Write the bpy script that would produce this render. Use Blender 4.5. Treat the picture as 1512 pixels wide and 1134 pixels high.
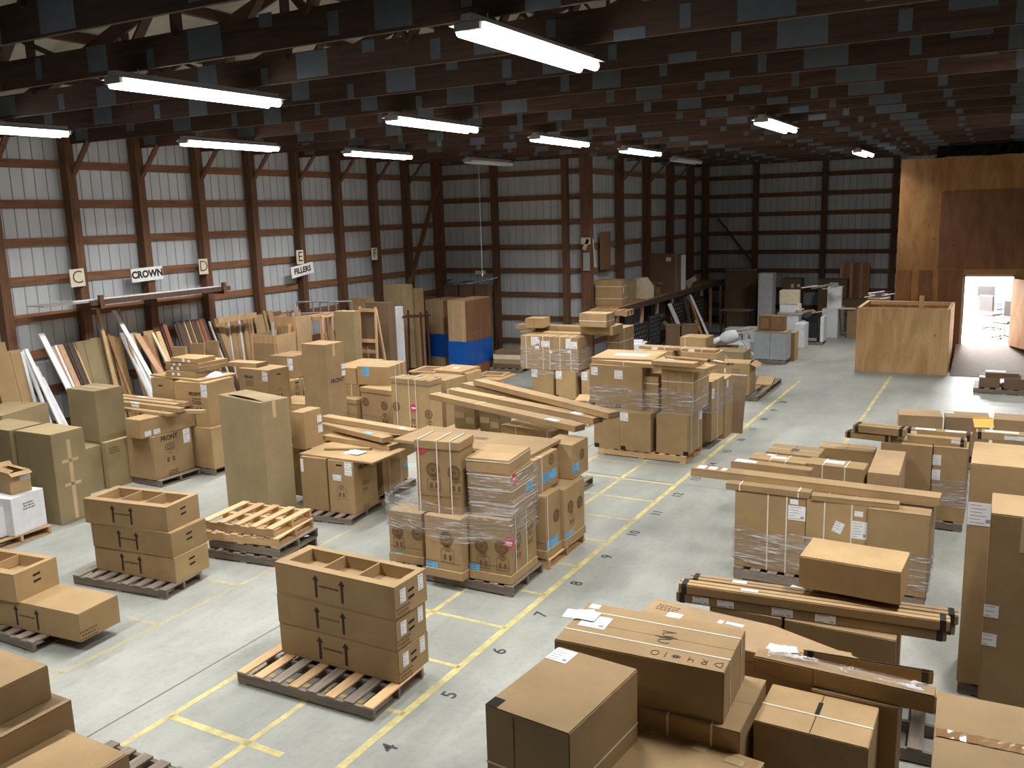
import bpy, bmesh, math, random
from mathutils import Vector, Matrix
for o in list(bpy.data.objects): bpy.data.objects.remove(o)
S = bpy.context.scene; COL = S.collection; PI = math.pi
random.seed(7)
# ---------------------------------------------------------------- camera
HC = 4.247                                   # eye height on the mezzanine
cam = bpy.data.objects.new('camera', bpy.data.cameras.new('camera')); COL.objects.link(cam)
S.camera = cam
cam.data.sensor_width = 36; cam.data.lens = 36*1318.655/1512; cam.data.clip_end = 200
yaw, pitch, roll = -.50805195, .18624652, .02896001
f_ = Vector((math.sin(yaw)*math.cos(pitch), math.cos(yaw)*math.cos(pitch), -math.sin(pitch)))
r_ = Vector((math.cos(yaw), -math.sin(yaw), 0)); d_ = f_.cross(r_)
r2 = r_*math.cos(roll)+d_*math.sin(roll); d2 = -r_*math.sin(roll)+d_*math.cos(roll)
cam.matrix_world = Matrix(((r2.x, -d2.x, -f_.x, 0), (r2.y, -d2.y, -f_.y, 0), (r2.z, -d2.z, -f_.z, HC), (0, 0, 0, 1)))
# ---------------------------------------------------------------- world and exposure
S.view_settings.view_transform = 'Standard'; S.view_settings.look = 'None'
S.view_settings.exposure = 0.12; S.view_settings.gamma = 1; S.view_settings.use_curve_mapping = False
w = bpy.data.worlds.new('world'); S.world = w; w.use_nodes = True
w.node_tree.nodes['Background'].inputs[0].default_value = (.5, .6, .75, 1)
w.node_tree.nodes['Background'].inputs[1].default_value = .03
# strip lights of the hall: (x, y, lit, label)
PL = 1.524                                   # truss and post pitch
ZT = HC+PL                                   # underside of the trusses
ZL = HC+1.42
LIGHTS = [
 (-3.64, 7.12, 1, 'large lit strip light nearest the camera, top centre'),
 (-3.64, 16.15, 1, 'lit strip light hanging right of centre, in the row nearest the office'),
 (-3.64, 26.55, 1, 'small lit strip light close to the top of the plywood wall'),
 (-7.7, 7.18, 1, 'lit strip light at the upper left, second largest in view'),
 (-7.75, 11.75, 1, 'lit strip light in the middle row, left of centre'),
 (-7.75, 16.15, 1, 'lit strip light in the middle row, just right of centre'),
 (-7.75, 20.5, 1, 'lit strip light in the middle row above the corner post'),
 (-12.4, 7.75, 1, 'lit strip light cut by the left frame edge'),
 (-12.4, 12.15, 1, 'lit strip light over the D sign in the row by the left wall'),
 (-12.2, 16.25, 1, 'lit strip light over the F sign in the row by the left wall'),
 (-12.1, 20.85, 0, 'unlit strip light before the back wall, pull cord hanging below it'),
 (-8.2, 25.3, 0, 'unlit strip light near the recess in the far corner'),
 (-7.7, 2.8, 1, 'lit strip light behind the camera, over the left aisle'),
 (.5, 7.1, 1, 'lit strip light right of the frame, nearest one'),
 (.5, 12., 1, 'lit strip light right of the frame, second one'),
 (.5, 20., 1, 'lit strip light right of the frame, before the ramp'),
]
def area_light(name, loc, sx, sy, power, col, parent=None, rot=(0, 0, 0), spread=None):
    L = bpy.data.lights.new(name, 'AREA'); L.shape = 'RECTANGLE'; L.size = sx; L.size_y = sy
    L.energy = power; L.color = col
    if spread: L.spread = spread
    o = bpy.data.objects.new(name, L); COL.objects.link(o); o.location = loc; o.rotation_euler = rot
    if parent: o.parent = parent
    return o
TUBE_W = 135
# ---------------------------------------------------------------- helpers
def link(name, me, mat, parent=None, loc=None):
    o = bpy.data.objects.new(name, me); COL.objects.link(o)
    if mat is not None and not me.materials:
        for m in (mat if isinstance(mat, (list, tuple)) else (mat,)): me.materials.append(m)
    if parent: o.parent = parent
    if loc: o.location = loc
    return o
def tag(o, label=None, cat=None, group=None, kind=None):
    if label: o['label'] = label
    if cat: o['category'] = cat
    if group: o['group'] = group
    if kind: o['kind'] = kind
    return o
def empty(name, loc, rz=0):
    o = bpy.data.objects.new(name, None); COL.objects.link(o); o.location = loc; o.rotation_euler = (0, 0, rz); o.empty_display_size = .1
    return o
class MB:
    def __init__(s): s.v = []; s.f = []; s.m = []
    def poly(s, vs, fs, mi=0):
        b = len(s.v); s.v += [tuple(v) for v in vs]; s.f += [tuple(b+i for i in f) for f in fs]; s.m += [mi]*len(fs)
    def box(s, x0, x1, y0, y1, z0, z1, mi=0, M=None):
        vs = [(x, y, z) for z in (z0, z1) for y in (y0, y1) for x in (x0, x1)]
        if M is not None: vs = [M @ Vector(v) for v in vs]
        s.poly(vs, [(0, 2, 3, 1), (4, 5, 7, 6), (0, 1, 5, 4), (2, 6, 7, 3), (0, 4, 6, 2), (1, 3, 7, 5)], mi)
    def beam(s, a, b, w, t, up=(0, 0, 1), mi=0):
        a = Vector(a); b = Vector(b); d = (b-a).normalized(); u = Vector(up); x = d.cross(u)
        if x.length < 1e-4: x = d.cross(Vector((1, 0, 0)))
        x.normalize(); y = x.cross(d)
        vs = [p+x*(sx*w/2)+y*(sy*t/2) for p in (a, b) for sy in (-1, 1) for sx in (-1, 1)]
        s.poly(vs, [(0, 2, 3, 1), (4, 5, 7, 6), (0, 1, 5, 4), (2, 6, 7, 3), (0, 4, 6, 2), (1, 3, 7, 5)], mi)
    def tube(s, a, b, r, n=8, mi=0, r2=None):
        a = Vector(a); b = Vector(b); d = (b-a).normalized(); x = d.cross(Vector((0, 0, 1)))
        if x.length < 1e-4: x = Vector((1, 0, 0))
        x.normalize(); y = d.cross(x); r2 = r if r2 is None else r2
        vs = [p+(x*math.cos(2*PI*i/n)+y*math.sin(2*PI*i/n))*q for p, q in ((a, r), (b, r2)) for i in range(n)]
        s.poly(vs, [(i, (i+1) % n, n+(i+1) % n, n+i) for i in range(n)]+[tuple(range(n))[::-1], tuple(range(n, 2*n))], mi)
    def mesh(s, name, bevel=0, smooth=False):
        me = bpy.data.meshes.new(name); me.from_pydata(s.v, [], s.f)
        bm = bmesh.new(); bm.from_mesh(me)
        for i, p in enumerate(bm.faces): p.material_index = s.m[i]
        bmesh.ops.recalc_face_normals(bm, faces=bm.faces)
        if bevel:
            bmesh.ops.bevel(bm, geom=list(bm.edges), offset=bevel, segments=1, affect='EDGES', clamp_overlap=True)
        if smooth:
            for p in bm.faces: p.smooth = True
        bm.to_mesh(me); bm.free(); me.update()
        return me
    def build(s, name, mat, parent=None, bevel=0, smooth=False, loc=None):
        return link(name, s.mesh(name, bevel, smooth), mat, parent, loc)
def box_part(name, mat, parent, x0, x1, y0, y1, z0, z1, bevel=0):
    b = MB(); b.box(x0, x1, y0, y1, z0, z1); return b.build(name, mat, parent, bevel)
_tc = {}
def text_mesh(body, size, bold=0.0, ext=.001):
    k = (body, size, bold)
    if k in _tc: return _tc[k]
    c = bpy.data.curves.new('lettering', 'FONT'); c.body = body; c.size = size; c.extrude = ext; c.offset = bold
    c.align_x = 'CENTER'; c.align_y = 'CENTER'; c.resolution_u = 3
    o = bpy.data.objects.new('tmp', c); COL.objects.link(o)
    dg = bpy.context.evaluated_depsgraph_get(); dg.update()
    me = bpy.data.meshes.new_from_object(o.evaluated_get(dg))
    bpy.data.objects.remove(o); me.name = 'lettering'; me.materials.clear(); _tc[k] = me
    return me
# ---------------------------------------------------------------- materials
def mat_new(name):
    m = bpy.data.materials.new(name); m.use_nodes = True; nt = m.node_tree
    return m, nt, nt.nodes['Principled BSDF']
def N(nt, t, **k):
    n = nt.nodes.new(t)
    for a, b in k.items():
        if a.startswith('i_'): n.inputs[a[2:].replace('_', ' ')].default_value = b
        else: setattr(n, a, b)
    return n
def simple(name, col, rough=.6, metal=0, emit=None, es=0, alpha=None):
    m, nt, b = mat_new(name)
    b.inputs['Base Color'].default_value = (*col, 1); b.inputs['Roughness'].default_value = rough; b.inputs['Metallic'].default_value = metal
    if emit: b.inputs['Emission Color'].default_value = (*emit, 1); b.inputs['Emission Strength'].default_value = es
    # faint procedural unevenness so nothing is perfectly flat
    tc = N(nt, 'ShaderNodeTexCoord'); no = N(nt, 'ShaderNodeTexNoise', i_Scale=9.0, i_Detail=4.0)
    nt.links.new(tc.outputs['Object'], no.inputs['Vector'])
    mx = N(nt, 'ShaderNodeMix', data_type='RGBA', blend_type='MULTIPLY'); mx.inputs[0].default_value = .25
    mx.inputs[6].default_value = (*col, 1)
    cr = N(nt, 'ShaderNodeValToRGB'); cr.color_ramp.elements[0].position = .3; cr.color_ramp.elements[1].position = .7
    cr.color_ramp.elements[0].color = (.6, .6, .6, 1); cr.color_ramp.elements[1].color = (1.1, 1.1, 1.1, 1)
    nt.links.new(no.outputs['Fac'], cr.inputs[0]); nt.links.new(cr.outputs[0], mx.inputs[7]); nt.links.new(mx.outputs[2], b.inputs['Base Color'])
    return m
def cardboard(name, col, var=.16, rough=.78):
    m, nt, b = mat_new(name); L = nt.links.new
    tc = N(nt, 'ShaderNodeTexCoord'); oi = N(nt, 'ShaderNodeObjectInfo')
    ad = N(nt, 'ShaderNodeVectorMath', operation='ADD'); L(tc.outputs['Object'], ad.inputs[0])
    sc = N(nt, 'ShaderNodeVectorMath', operation='SCALE'); L(oi.outputs['Location'], sc.inputs[0]); sc.inputs[3].default_value = 1.7; L(sc.outputs[0], ad.inputs[1])
    n1 = N(nt, 'ShaderNodeTexNoise', i_Scale=2.2, i_Detail=5.0, i_Roughness=.6); L(ad.outputs[0], n1.inputs['Vector'])
    n2 = N(nt, 'ShaderNodeTexNoise', i_Scale=120.0, i_Detail=2.0); L(ad.outputs[0], n2.inputs['Vector'])
    r1 = N(nt, 'ShaderNodeMapRange'); r1.inputs['From Min'].default_value = .3; r1.inputs['From Max'].default_value = .7; r1.inputs['To Min'].default_value = .84; r1.inputs['To Max'].default_value = 1.1; L(n1.outputs['Fac'], r1.inputs['Value'])
    r2_ = N(nt, 'ShaderNodeMapRange'); r2_.inputs['To Min'].default_value = .9; r2_.inputs['To Max'].default_value = 1.1; L(n2.outputs['Fac'], r2_.inputs['Value'])
    r3 = N(nt, 'ShaderNodeMapRange'); r3.inputs['To Min'].default_value = 1-var; r3.inputs['To Max'].default_value = 1+var; L(oi.outputs['Random'], r3.inputs['Value'])
    m1 = N(nt, 'ShaderNodeMath', operation='MULTIPLY'); L(r1.outputs[0], m1.inputs[0]); L(r2_.outputs[0], m1.inputs[1])
    m2 = N(nt, 'ShaderNodeMath', operation='MULTIPLY'); L(m1.outputs[0], m2.inputs[0]); L(r3.outputs[0], m2.inputs[1])
    vs = N(nt, 'ShaderNodeVectorMath', operation='SCALE'); vs.inputs[0].default_value = col; L(m2.outputs[0], vs.inputs[3])
    L(vs.outputs[0], b.inputs['Base Color']); b.inputs['Roughness'].default_value = rough
    # corrugation, very shallow
    wv = N(nt, 'ShaderNodeTexWave', i_Scale=28.0, i_Distortion=.6); wv.bands_direction = 'Z'; L(tc.outputs['Object'], wv.inputs['Vector'])
    bp = N(nt, 'ShaderNodeBump', i_Strength=.10, i_Distance=.004); L(wv.outputs['Fac'], bp.inputs['Height'])
    bp2 = N(nt, 'ShaderNodeBump', i_Strength=.22, i_Distance=.03); L(n1.outputs['Fac'], bp2.inputs['Height']); L(bp.outputs[0], bp2.inputs['Normal']); L(bp2.outputs[0], b.inputs['Normal'])
    return m
def wood(name, c1, c2, axis='X', scale=3.0, rough=.7, var=.25, stretch=14):
    m, nt, b = mat_new(name); L = nt.links.new
    tc = N(nt, 'ShaderNodeTexCoord'); oi = N(nt, 'ShaderNodeObjectInfo'); mp = N(nt, 'ShaderNodeMapping')
    s = [stretch, stretch, stretch]; s['XYZ'.index(axis)] = 1.0; mp.inputs['Scale'].default_value = s
    L(tc.outputs['Object'], mp.inputs[0])
    ad = N(nt, 'ShaderNodeVectorMath', operation='ADD'); L(mp.outputs[0], ad.inputs[0])
    cb = N(nt, 'ShaderNodeVectorMath', operation='SCALE'); L(oi.outputs['Random'], cb.inputs[3]); cb.inputs[0].default_value = (37, 11, 23); L(cb.outputs[0], ad.inputs[1])
    no = N(nt, 'ShaderNodeTexNoise', i_Scale=scale, i_Detail=6.0, i_Roughness=.65, i_Distortion=.6); L(ad.outputs[0], no.inputs['Vector'])
    cr = N(nt, 'ShaderNodeValToRGB'); cr.color_ramp.elements[0].position = .32; cr.color_ramp.elements[1].position = .68
    cr.color_ramp.elements[0].color = (*c1, 1); cr.color_ramp.elements[1].color = (*c2, 1); L(no.outputs['Fac'], cr.inputs[0])
    r3 = N(nt, 'ShaderNodeMapRange'); r3.inputs['To Min'].default_value = 1-var; r3.inputs['To Max'].default_value = 1+var; L(oi.outputs['Random'], r3.inputs['Value'])
    vs = N(nt, 'ShaderNodeVectorMath', operation='SCALE'); L(cr.outputs[0], vs.inputs[0]); L(r3.outputs[0], vs.inputs[3]); L(vs.outputs[0], b.inputs['Base Color'])
    b.inputs['Roughness'].default_value = rough
    bp = N(nt, 'ShaderNodeBump', i_Strength=.25, i_Distance=.01); L(no.outputs['Fac'], bp.inputs['Height']); L(bp.outputs[0], b.inputs['Normal'])
    return m
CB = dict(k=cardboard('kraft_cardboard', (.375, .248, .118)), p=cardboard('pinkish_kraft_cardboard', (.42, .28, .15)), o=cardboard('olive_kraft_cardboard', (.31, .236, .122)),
          d=cardboard('brown_cardboard', (.17, .108, .06)), w=simple('white_laminate', (.78, .79, .82), .45), g=simple('grey_laminate', (.36, .38, .41), .5),
          c=simple('cream_laminate', (.72, .64, .46), .5), b=simple('black_enamel', (.015, .016, .02), .35), gw=simple('pale_grey_board', (.55, .52, .48), .7),
          oak=wood('oak_cabinet_wood', (.16, .082, .034), (.27, .15, .066), 'Z'))
M_dark = simple('dark_gap', (.012, .009, .007), .9)
M_seam = simple('dark_seam', (.06, .035, .018), .9)
M_ink = simple('black_print', (.03, .02, .018), .7)
M_inkl = simple('faint_brown_print', (.16, .085, .04), .8)
M_lab = simple('white_paper', (.82, .82, .84), .6)
M_labl = simple('grey_print_on_paper', (.3, .3, .33), .7)
M_blue = simple('blue_paper_label', (.16, .47, .78), .55)
M_vio = simple('violet_paper_label', (.35, .38, .85), .55)
M_pink = simple('pink_round_sticker', (.62, .06, .10), .5)
M_strap = simple('white_plastic_strap', (.80, .72, .64), .35)
M_tape = simple('tan_packing_tape', (.58, .42, .24), .3)
M_btape = simple('glossy_brown_tape', (.30, .17, .08), .08)
M_blk = simple('black_band', (.02, .018, .018), .45)
M_lid = CB['k']
W_new = wood('pale_pine', (.50, .30, .14), (.68, .45, .24), 'Y', 2.0)
W_grey = wood('weathered_grey_wood', (.16, .12, .09), (.29, .24, .19), 'Y', 2.0)
W_greyX = wood('weathered_grey_stringer', (.13, .10, .08), (.24, .20, .16), 'X', 2.0)
W_newX = wood('pale_pine_stringer', (.40, .25, .12), (.56, .38, .2), 'X', 2.0)
W_post = wood('orange_stained_post', (.085, .036, .018), (.19, .088, .043), 'Z', 1.6, .75, .18)
W_girt = wood('orange_stained_girt', (.14, .06, .026), (.27, .13, .062), 'Y', 1.2, .75, .15)
W_girtX = wood('orange_stained_girt_cross', (.10, .046, .022), (.21, .105, .053), 'X', 1.2, .75, .15)
W_truss = wood('dark_truss_timber', (.052, .028, .02), (.11, .06, .04), 'X', 1.4, .8, .3)
W_dk = wood('dark_stained_trim', (.05, .03, .022), (.12, .07, .048), 'Z', 2)
W_red = wood('reddish_trim', (.22, .075, .035), (.36, .14, .07), 'Z', 2)
W_tan = wood('tan_trim', (.50, .30, .14), (.68, .46, .25), 'Z', 2)
W_pk = wood('pinkish_trim', (.42, .23, .13), (.56, .34, .21), 'Z', 2)
W_wood = wood('brown_board', (.27, .12, .05), (.42, .21, .09), 'Z', 2)
MATS = dict(w=CB['w'], k=CB['k'], p=W_pk, o=CB['o'], d=CB['d'], dk=W_dk, red=W_red, tan=W_tan, wood=W_wood, gw=CB['gw'], cream=CB['c'])
M_plate = simple('galvanised_nail_plate', (.15, .185, .22), .55, .2)
M_steel = simple('grey_painted_steel', (.30, .32, .34), .45, .3)
def film_mat():
    m, nt, b = mat_new('clear_stretch_film'); L = nt.links.new
    out = nt.nodes['Material Output']
    tc = N(nt, 'ShaderNodeTexCoord'); mp = N(nt, 'ShaderNodeMapping'); mp.inputs['Scale'].default_value = (1.5, 1.5, 22); mp.inputs['Rotation'].default_value = (.12, .08, 0); L(tc.outputs['Object'], mp.inputs[0])
    no = N(nt, 'ShaderNodeTexNoise', i_Scale=2.2, i_Detail=5.0, i_Roughness=.6, i_Distortion=.8); L(mp.outputs[0], no.inputs['Vector'])
    cr = N(nt, 'ShaderNodeMapRange'); cr.inputs['From Min'].default_value = .51; cr.inputs['From Max'].default_value = .65; cr.inputs['To Min'].default_value = .08; cr.inputs['To Max'].default_value = .85; L(no.outputs['Fac'], cr.inputs['Value'])
    tr = N(nt, 'ShaderNodeBsdfTransparent'); tr.inputs[0].default_value = (.96, .96, .96, 1)
    b.inputs['Base Color'].default_value = (.75, .75, .78, 1); b.inputs['Roughness'].default_value = .16; b.inputs['Specular IOR Level'].default_value = .9
    bp = N(nt, 'ShaderNodeBump', i_Strength=1.0, i_Distance=.03); L(no.outputs['Fac'], bp.inputs['Height']); L(bp.outputs[0], b.inputs['Normal'])
    mx = N(nt, 'ShaderNodeMixShader'); L(cr.outputs[0], mx.inputs[0]); L(tr.outputs[0], mx.inputs[1]); L(b.outputs[0], mx.inputs[2]); L(mx.outputs[0], out.inputs['Surface'])
    return m
M_film = film_mat()
M_bluefilm = simple('blue_stretch_film', (.005, .09, .42), .3)
LEAN = [
  ('flat_carton',9.31,2.169,-15.24,0.42,0.0,0.34,0.06,'k','flat brown carton leaning at the far left of the left wall','trim and boards leaning on the left wall'),
  ('flat_carton',9.063,2.34,-15.22,0.42,0.0,0.3,0.06,'k','flat brown carton cut by the left frame edge, leaning on the wall','trim and boards leaning on the left wall'),
  ('trim_strip',9.485,2.131,-15.200000000000001,0.5,0.0,0.05,0.03,'w','slim white trim strip leaning on the wall left of the C post','white trim strips left of the C post'),
  ('trim_strip',9.555,2.149,-15.24,0.8333333333333333,0.0,0.06,0.03,'w','slim white trim strip leaning on the wall left of the C post','white trim strips left of the C post'),
  ('trim_strip',9.588,2.156,-15.22,1.1833333333333333,0.0,0.07,0.03,'w','slim white trim strip leaning on the wall left of the C post','white trim strips left of the C post'),
  ('trim_strip',9.669,1.844,-15.200000000000001,1.0,0.0,0.06,0.03,'w','slim white trim strip leaning on the wall left of the C post','white trim strips left of the C post'),
  ('trim_strip',9.743,1.814,-15.24,1.0,0.0,0.07,0.03,'w','slim white trim strip leaning on the wall left of the C post','white trim strips left of the C post'),
  ('trim_strip',9.83,1.603,-15.22,1.0,0.0,0.05,0.03,'w','slim white trim strip leaning on the wall left of the C post','white trim strips left of the C post'),
  ('trim_board',9.895,2.398,-15.200000000000001,1.5,0.0,0.11,0.03,'w','longest white trim board leaning on the wall left of the C post','trim and boards leaning on the left wall'),
  ('board',10.074,2.133,-15.24,1.1,0.0,0.12,0.03,'p','pinkish brown board leaning just right of the longest white trim board','trim and boards leaning on the left wall'),
  ('trim_strip',10.158,2.143,-15.22,1.1,0.0,0.05,0.03,'w','white strip between pinkish and brown boards, below the C post','trim and boards leaning on the left wall'),
  ('board',10.231,2.148,-15.200000000000001,1.1,0.0,0.1,0.03,'p','pinkish board left of the dark strips below the C post','trim and boards leaning on the left wall'),
  ('trim_strip',10.337,2.159,-15.24,1.0,0.0,0.09,0.03,'dk','dark stained strip leaning below the C post','dark strips below the C post'),
  ('trim_strip',10.387,2.153,-15.22,1.0,0.0,0.09,0.03,'dk','dark stained strip leaning below the C post','dark strips below the C post'),
  ('trim_strip',10.423,2.149,-15.200000000000001,1.0,0.0,0.09,0.03,'dk','dark stained strip leaning below the C post','dark strips below the C post'),
  ('trim_strip',10.501,2.136,-15.24,1.0,0.0,0.09,0.03,'dk','dark stained strip leaning below the C post','dark strips below the C post'),
  ('trim_strip',10.524,2.138,-15.22,1.0,0.0,0.03,0.03,'tan','thin tan strip beside the dark ones below the C post','trim and boards leaning on the left wall'),
  ('flat_carton',10.737,2.157,-15.200000000000001,0.42,0.0,0.42,0.07,'o','olive flat carton leaning right of the dark strips below the C post','trim and boards leaning on the left wall'),
  ('flat_carton',11.067,2.172,-15.24,0.42,0.0,0.4,0.07,'o','olive flat carton leaning under the left half of the metal shelf, second one','trim and boards leaning on the left wall'),
  ('trim_strip',11.278,2.211,-15.22,0.85,0.0,0.05,0.03,'wood','brown strip right of the two olive flat cartons','trim and boards leaning on the left wall'),
  ('flat_carton',11.324,2.173,-15.200000000000001,0.42,0.0,0.07,0.03,'k','brown narrow carton right of the two olive flat cartons','trim and boards leaning on the left wall'),
  ('flat_carton',11.461,2.147,-15.24,0.42,0.0,0.17,0.03,'k','brown carton board left of the white trim bundle','trim and boards leaning on the left wall'),
  ('batten',11.107,2.751,-15.22,0.5,0.0,0.07,0.03,'tan','tall pale wood batten reaching up to the metal shelf','trim and boards leaning on the left wall'),
  ('batten',11.154,2.239,-15.200000000000001,0.5,0.0,0.07,0.03,'tan','short pale wood batten right of the tall one','trim and boards leaning on the left wall'),
  ('trim_board',11.479,2.651,-15.24,1.6,0.15,0.09,0.03,'w','tall white trim board crossing in front of others below the CROWN sign','trim and boards leaning on the left wall'),
  ('batten',11.573,2.664,-15.22,0.8,0.0,0.05,0.03,'p','tall beige batten right of the tall white trim board','trim and boards leaning on the left wall'),
  ('trim_strip',11.535,2.201,-15.200000000000001,1.2,0.0,0.05,0.03,'w','white strip in the bundle below the CROWN sign','white strips below the CROWN sign'),
  ('trim_strip',11.611,2.19,-15.24,1.2,0.0,0.06,0.03,'w','white strip in the bundle below the CROWN sign','white strips below the CROWN sign'),
  ('trim_strip',11.642,2.187,-15.22,1.2,0.0,0.05,0.03,'w','white strip in the bundle below the CROWN sign','white strips below the CROWN sign'),
  ('panel',11.701,2.158,-15.200000000000001,0.9,0.0,0.2,0.03,'gw','grey white panel leaning below the CROWN sign','trim and boards leaning on the left wall'),
  ('flat_carton',11.866,2.162,-15.24,0.42,0.0,0.16,0.03,'k','brown carton right of the grey white panel','trim and boards leaning on the left wall'),
  ('board',11.931,2.127,-15.22,1.5,0.1,0.13,0.03,'p','long brown board slanting right below the CROWN sign','trim and boards leaning on the left wall'),
  ('board',12.079,2.074,-15.200000000000001,1.2,0.0,0.12,0.03,'wood','reddish board behind the long slanting one below the CROWN sign','trim and boards leaning on the left wall'),
  ('flat_carton',12.213,2.16,-15.24,0.42,0.0,0.24,0.03,'k','brown flat carton right of the CROWN sign post','trim and boards leaning on the left wall'),
  ('trim_strip',12.306,2.107,-15.22,1.2,0.0,0.06,0.03,'cream','pointed cream strip right of the brown flat carton','trim and boards leaning on the left wall'),
  ('panel',12.417,2.117,-15.200000000000001,0.85,0.0,0.11,0.03,'tan','cream tan panel right of the pointed strip','trim and boards leaning on the left wall'),
  ('trim_strip',12.553,2.258,-15.24,0.8,0.0,0.09,0.03,'dk','dark stained strip in the row left of the D post','dark stained strips left of the D post'),
  ('trim_strip',12.883,2.262,-15.22,0.8,0.0,0.09,0.03,'dk','dark stained strip in the row left of the D post','dark stained strips left of the D post'),
  ('trim_strip',12.934,2.266,-15.200000000000001,0.8,0.0,0.09,0.03,'dk','dark stained strip in the row left of the D post','dark stained strips left of the D post'),
  ('trim_strip',13.039,2.26,-15.24,0.8,0.0,0.09,0.03,'dk','dark stained strip in the row left of the D post','dark stained strips left of the D post'),
  ('trim_strip',13.201,2.259,-15.22,0.8,0.0,0.09,0.03,'dk','dark stained strip in the row left of the D post','dark stained strips left of the D post'),
  ('trim_strip',13.329,2.259,-15.200000000000001,0.8,0.0,0.09,0.03,'dk','dark stained strip in the row left of the D post','dark stained strips left of the D post'),
  ('trim_strip',13.431,2.251,-15.24,0.8,0.0,0.09,0.03,'dk','dark stained strip in the row left of the D post','dark stained strips left of the D post'),
  ('trim_strip',13.63,2.248,-15.22,0.8,0.0,0.09,0.03,'dk','dark stained strip in the row left of the D post','dark stained strips left of the D post'),
  ('trim_strip',12.595,2.249,-15.200000000000001,0.8,0.0,0.09,0.03,'red','reddish brown strip in the row left of the D post','reddish strips left of the D post'),
  ('trim_strip',13.502,2.252,-15.24,0.8,0.0,0.09,0.03,'red','reddish brown strip in the row left of the D post','reddish strips left of the D post'),
  ('trim_strip',13.556,2.257,-15.22,0.8,0.0,0.09,0.03,'red','reddish brown strip in the row left of the D post','reddish strips left of the D post'),
  ('trim_strip',12.655,1.964,-15.200000000000001,0.8,0.0,0.09,0.03,'red','reddish brown strip in the row left of the D post','reddish strips left of the D post'),
  ('trim_strip',13.146,2.255,-15.24,0.8,0.0,0.06,0.03,'tan','tan strip between the dark ones left of the D post','tan strips left of the D post'),
  ('trim_strip',13.286,2.258,-15.22,0.8,0.0,0.06,0.03,'tan','tan strip between the dark ones left of the D post','tan strips left of the D post'),
  ('trim_strip',13.792,2.166,-15.200000000000001,0.85,0.0,0.04,0.03,'gw','thin grey strip right of the D post','trim and boards leaning on the left wall'),
  ('board',13.95,2.159,-15.24,0.85,0.0,0.1,0.03,'dk','dark board right of the D post beside the flat cartons','trim and boards leaning on the left wall'),
  ('flat_carton',14.051,2.206,-15.22,0.42,0.0,0.2,0.03,'k','flat brown carton left of the strip rack','trim and boards leaning on the left wall'),
  ('trim_strip',14.185,2.116,-15.200000000000001,0.16,0.0,0.045,0.03,'tan','tan strip standing under the rail of the strip rack','thin strips standing in the rack tan'),
  ('trim_strip',14.306,2.11,-15.24,0.16,0.0,0.12,0.03,'k','brown cardboard strip standing under the rail of the strip rack','thin strips standing in the rack brown'),
  ('trim_strip',14.36,2.113,-15.22,0.16,0.0,0.045,0.03,'w','white strip standing under the rail of the strip rack','thin strips standing in the rack white'),
  ('trim_strip',14.436,2.116,-15.200000000000001,0.16,0.0,0.12,0.03,'k','brown cardboard strip standing under the rail of the strip rack','thin strips standing in the rack brown'),
  ('trim_strip',14.548,2.11,-15.24,0.16,0.0,0.045,0.03,'tan','tan strip standing under the rail of the strip rack','thin strips standing in the rack tan'),
  ('trim_strip',14.608,2.113,-15.22,0.16,0.0,0.12,0.03,'k','brown cardboard strip standing under the rail of the strip rack','thin strips standing in the rack brown'),
  ('trim_strip',14.657,2.115,-15.200000000000001,0.16,0.0,0.045,0.03,'w','white strip standing under the rail of the strip rack','thin strips standing in the rack white'),
  ('trim_strip',14.754,2.11,-15.24,0.16,0.0,0.12,0.03,'k','brown cardboard strip standing under the rail of the strip rack','thin strips standing in the rack brown'),
  ('trim_strip',14.797,2.112,-15.22,0.16,0.0,0.045,0.03,'tan','tan strip standing under the rail of the strip rack','thin strips standing in the rack tan'),
  ('trim_strip',14.83,2.115,-15.200000000000001,0.16,0.0,0.12,0.03,'k','brown cardboard strip standing under the rail of the strip rack','thin strips standing in the rack brown'),
  ('trim_strip',14.939,2.109,-15.24,0.16,0.0,0.045,0.03,'w','white strip standing under the rail of the strip rack','thin strips standing in the rack white'),
  ('trim_strip',14.99,2.112,-15.22,0.16,0.0,0.12,0.03,'k','brown cardboard strip standing under the rail of the strip rack','thin strips standing in the rack brown'),
  ('trim_strip',15.031,2.115,-15.200000000000001,0.16,0.0,0.045,0.03,'tan','tan strip standing under the rail of the strip rack','thin strips standing in the rack tan'),
  ('flat_carton',15.29,2.149,-15.24,0.42,0.0,0.3,0.03,'k','broad flat carton right of the strip rack','trim and boards leaning on the left wall'),
  ('flat_carton',15.471,2.226,-15.22,0.42,0.0,0.08,0.03,'k','narrow flat carton second right of the strip rack','trim and boards leaning on the left wall'),
  ('flat_carton',15.645,2.208,-15.200000000000001,0.42,0.0,0.15,0.03,'k','flat carton third right of the strip rack','trim and boards leaning on the left wall'),
  ('flat_carton',15.915,2.162,-15.24,0.42,0.0,0.3,0.03,'d','dim flat carton behind the tall orange tan crate','trim and boards leaning on the left wall'),
  ('flat_carton',16.155,2.083,-15.22,0.42,0.0,0.3,0.03,'k','flat carton leaning right of the E post','trim and boards leaning on the left wall'),
  ('flat_carton',16.533,2.134,-15.200000000000001,0.42,0.0,0.3,0.03,'d','darker flat carton right of the E post','trim and boards leaning on the left wall'),
]
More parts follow.
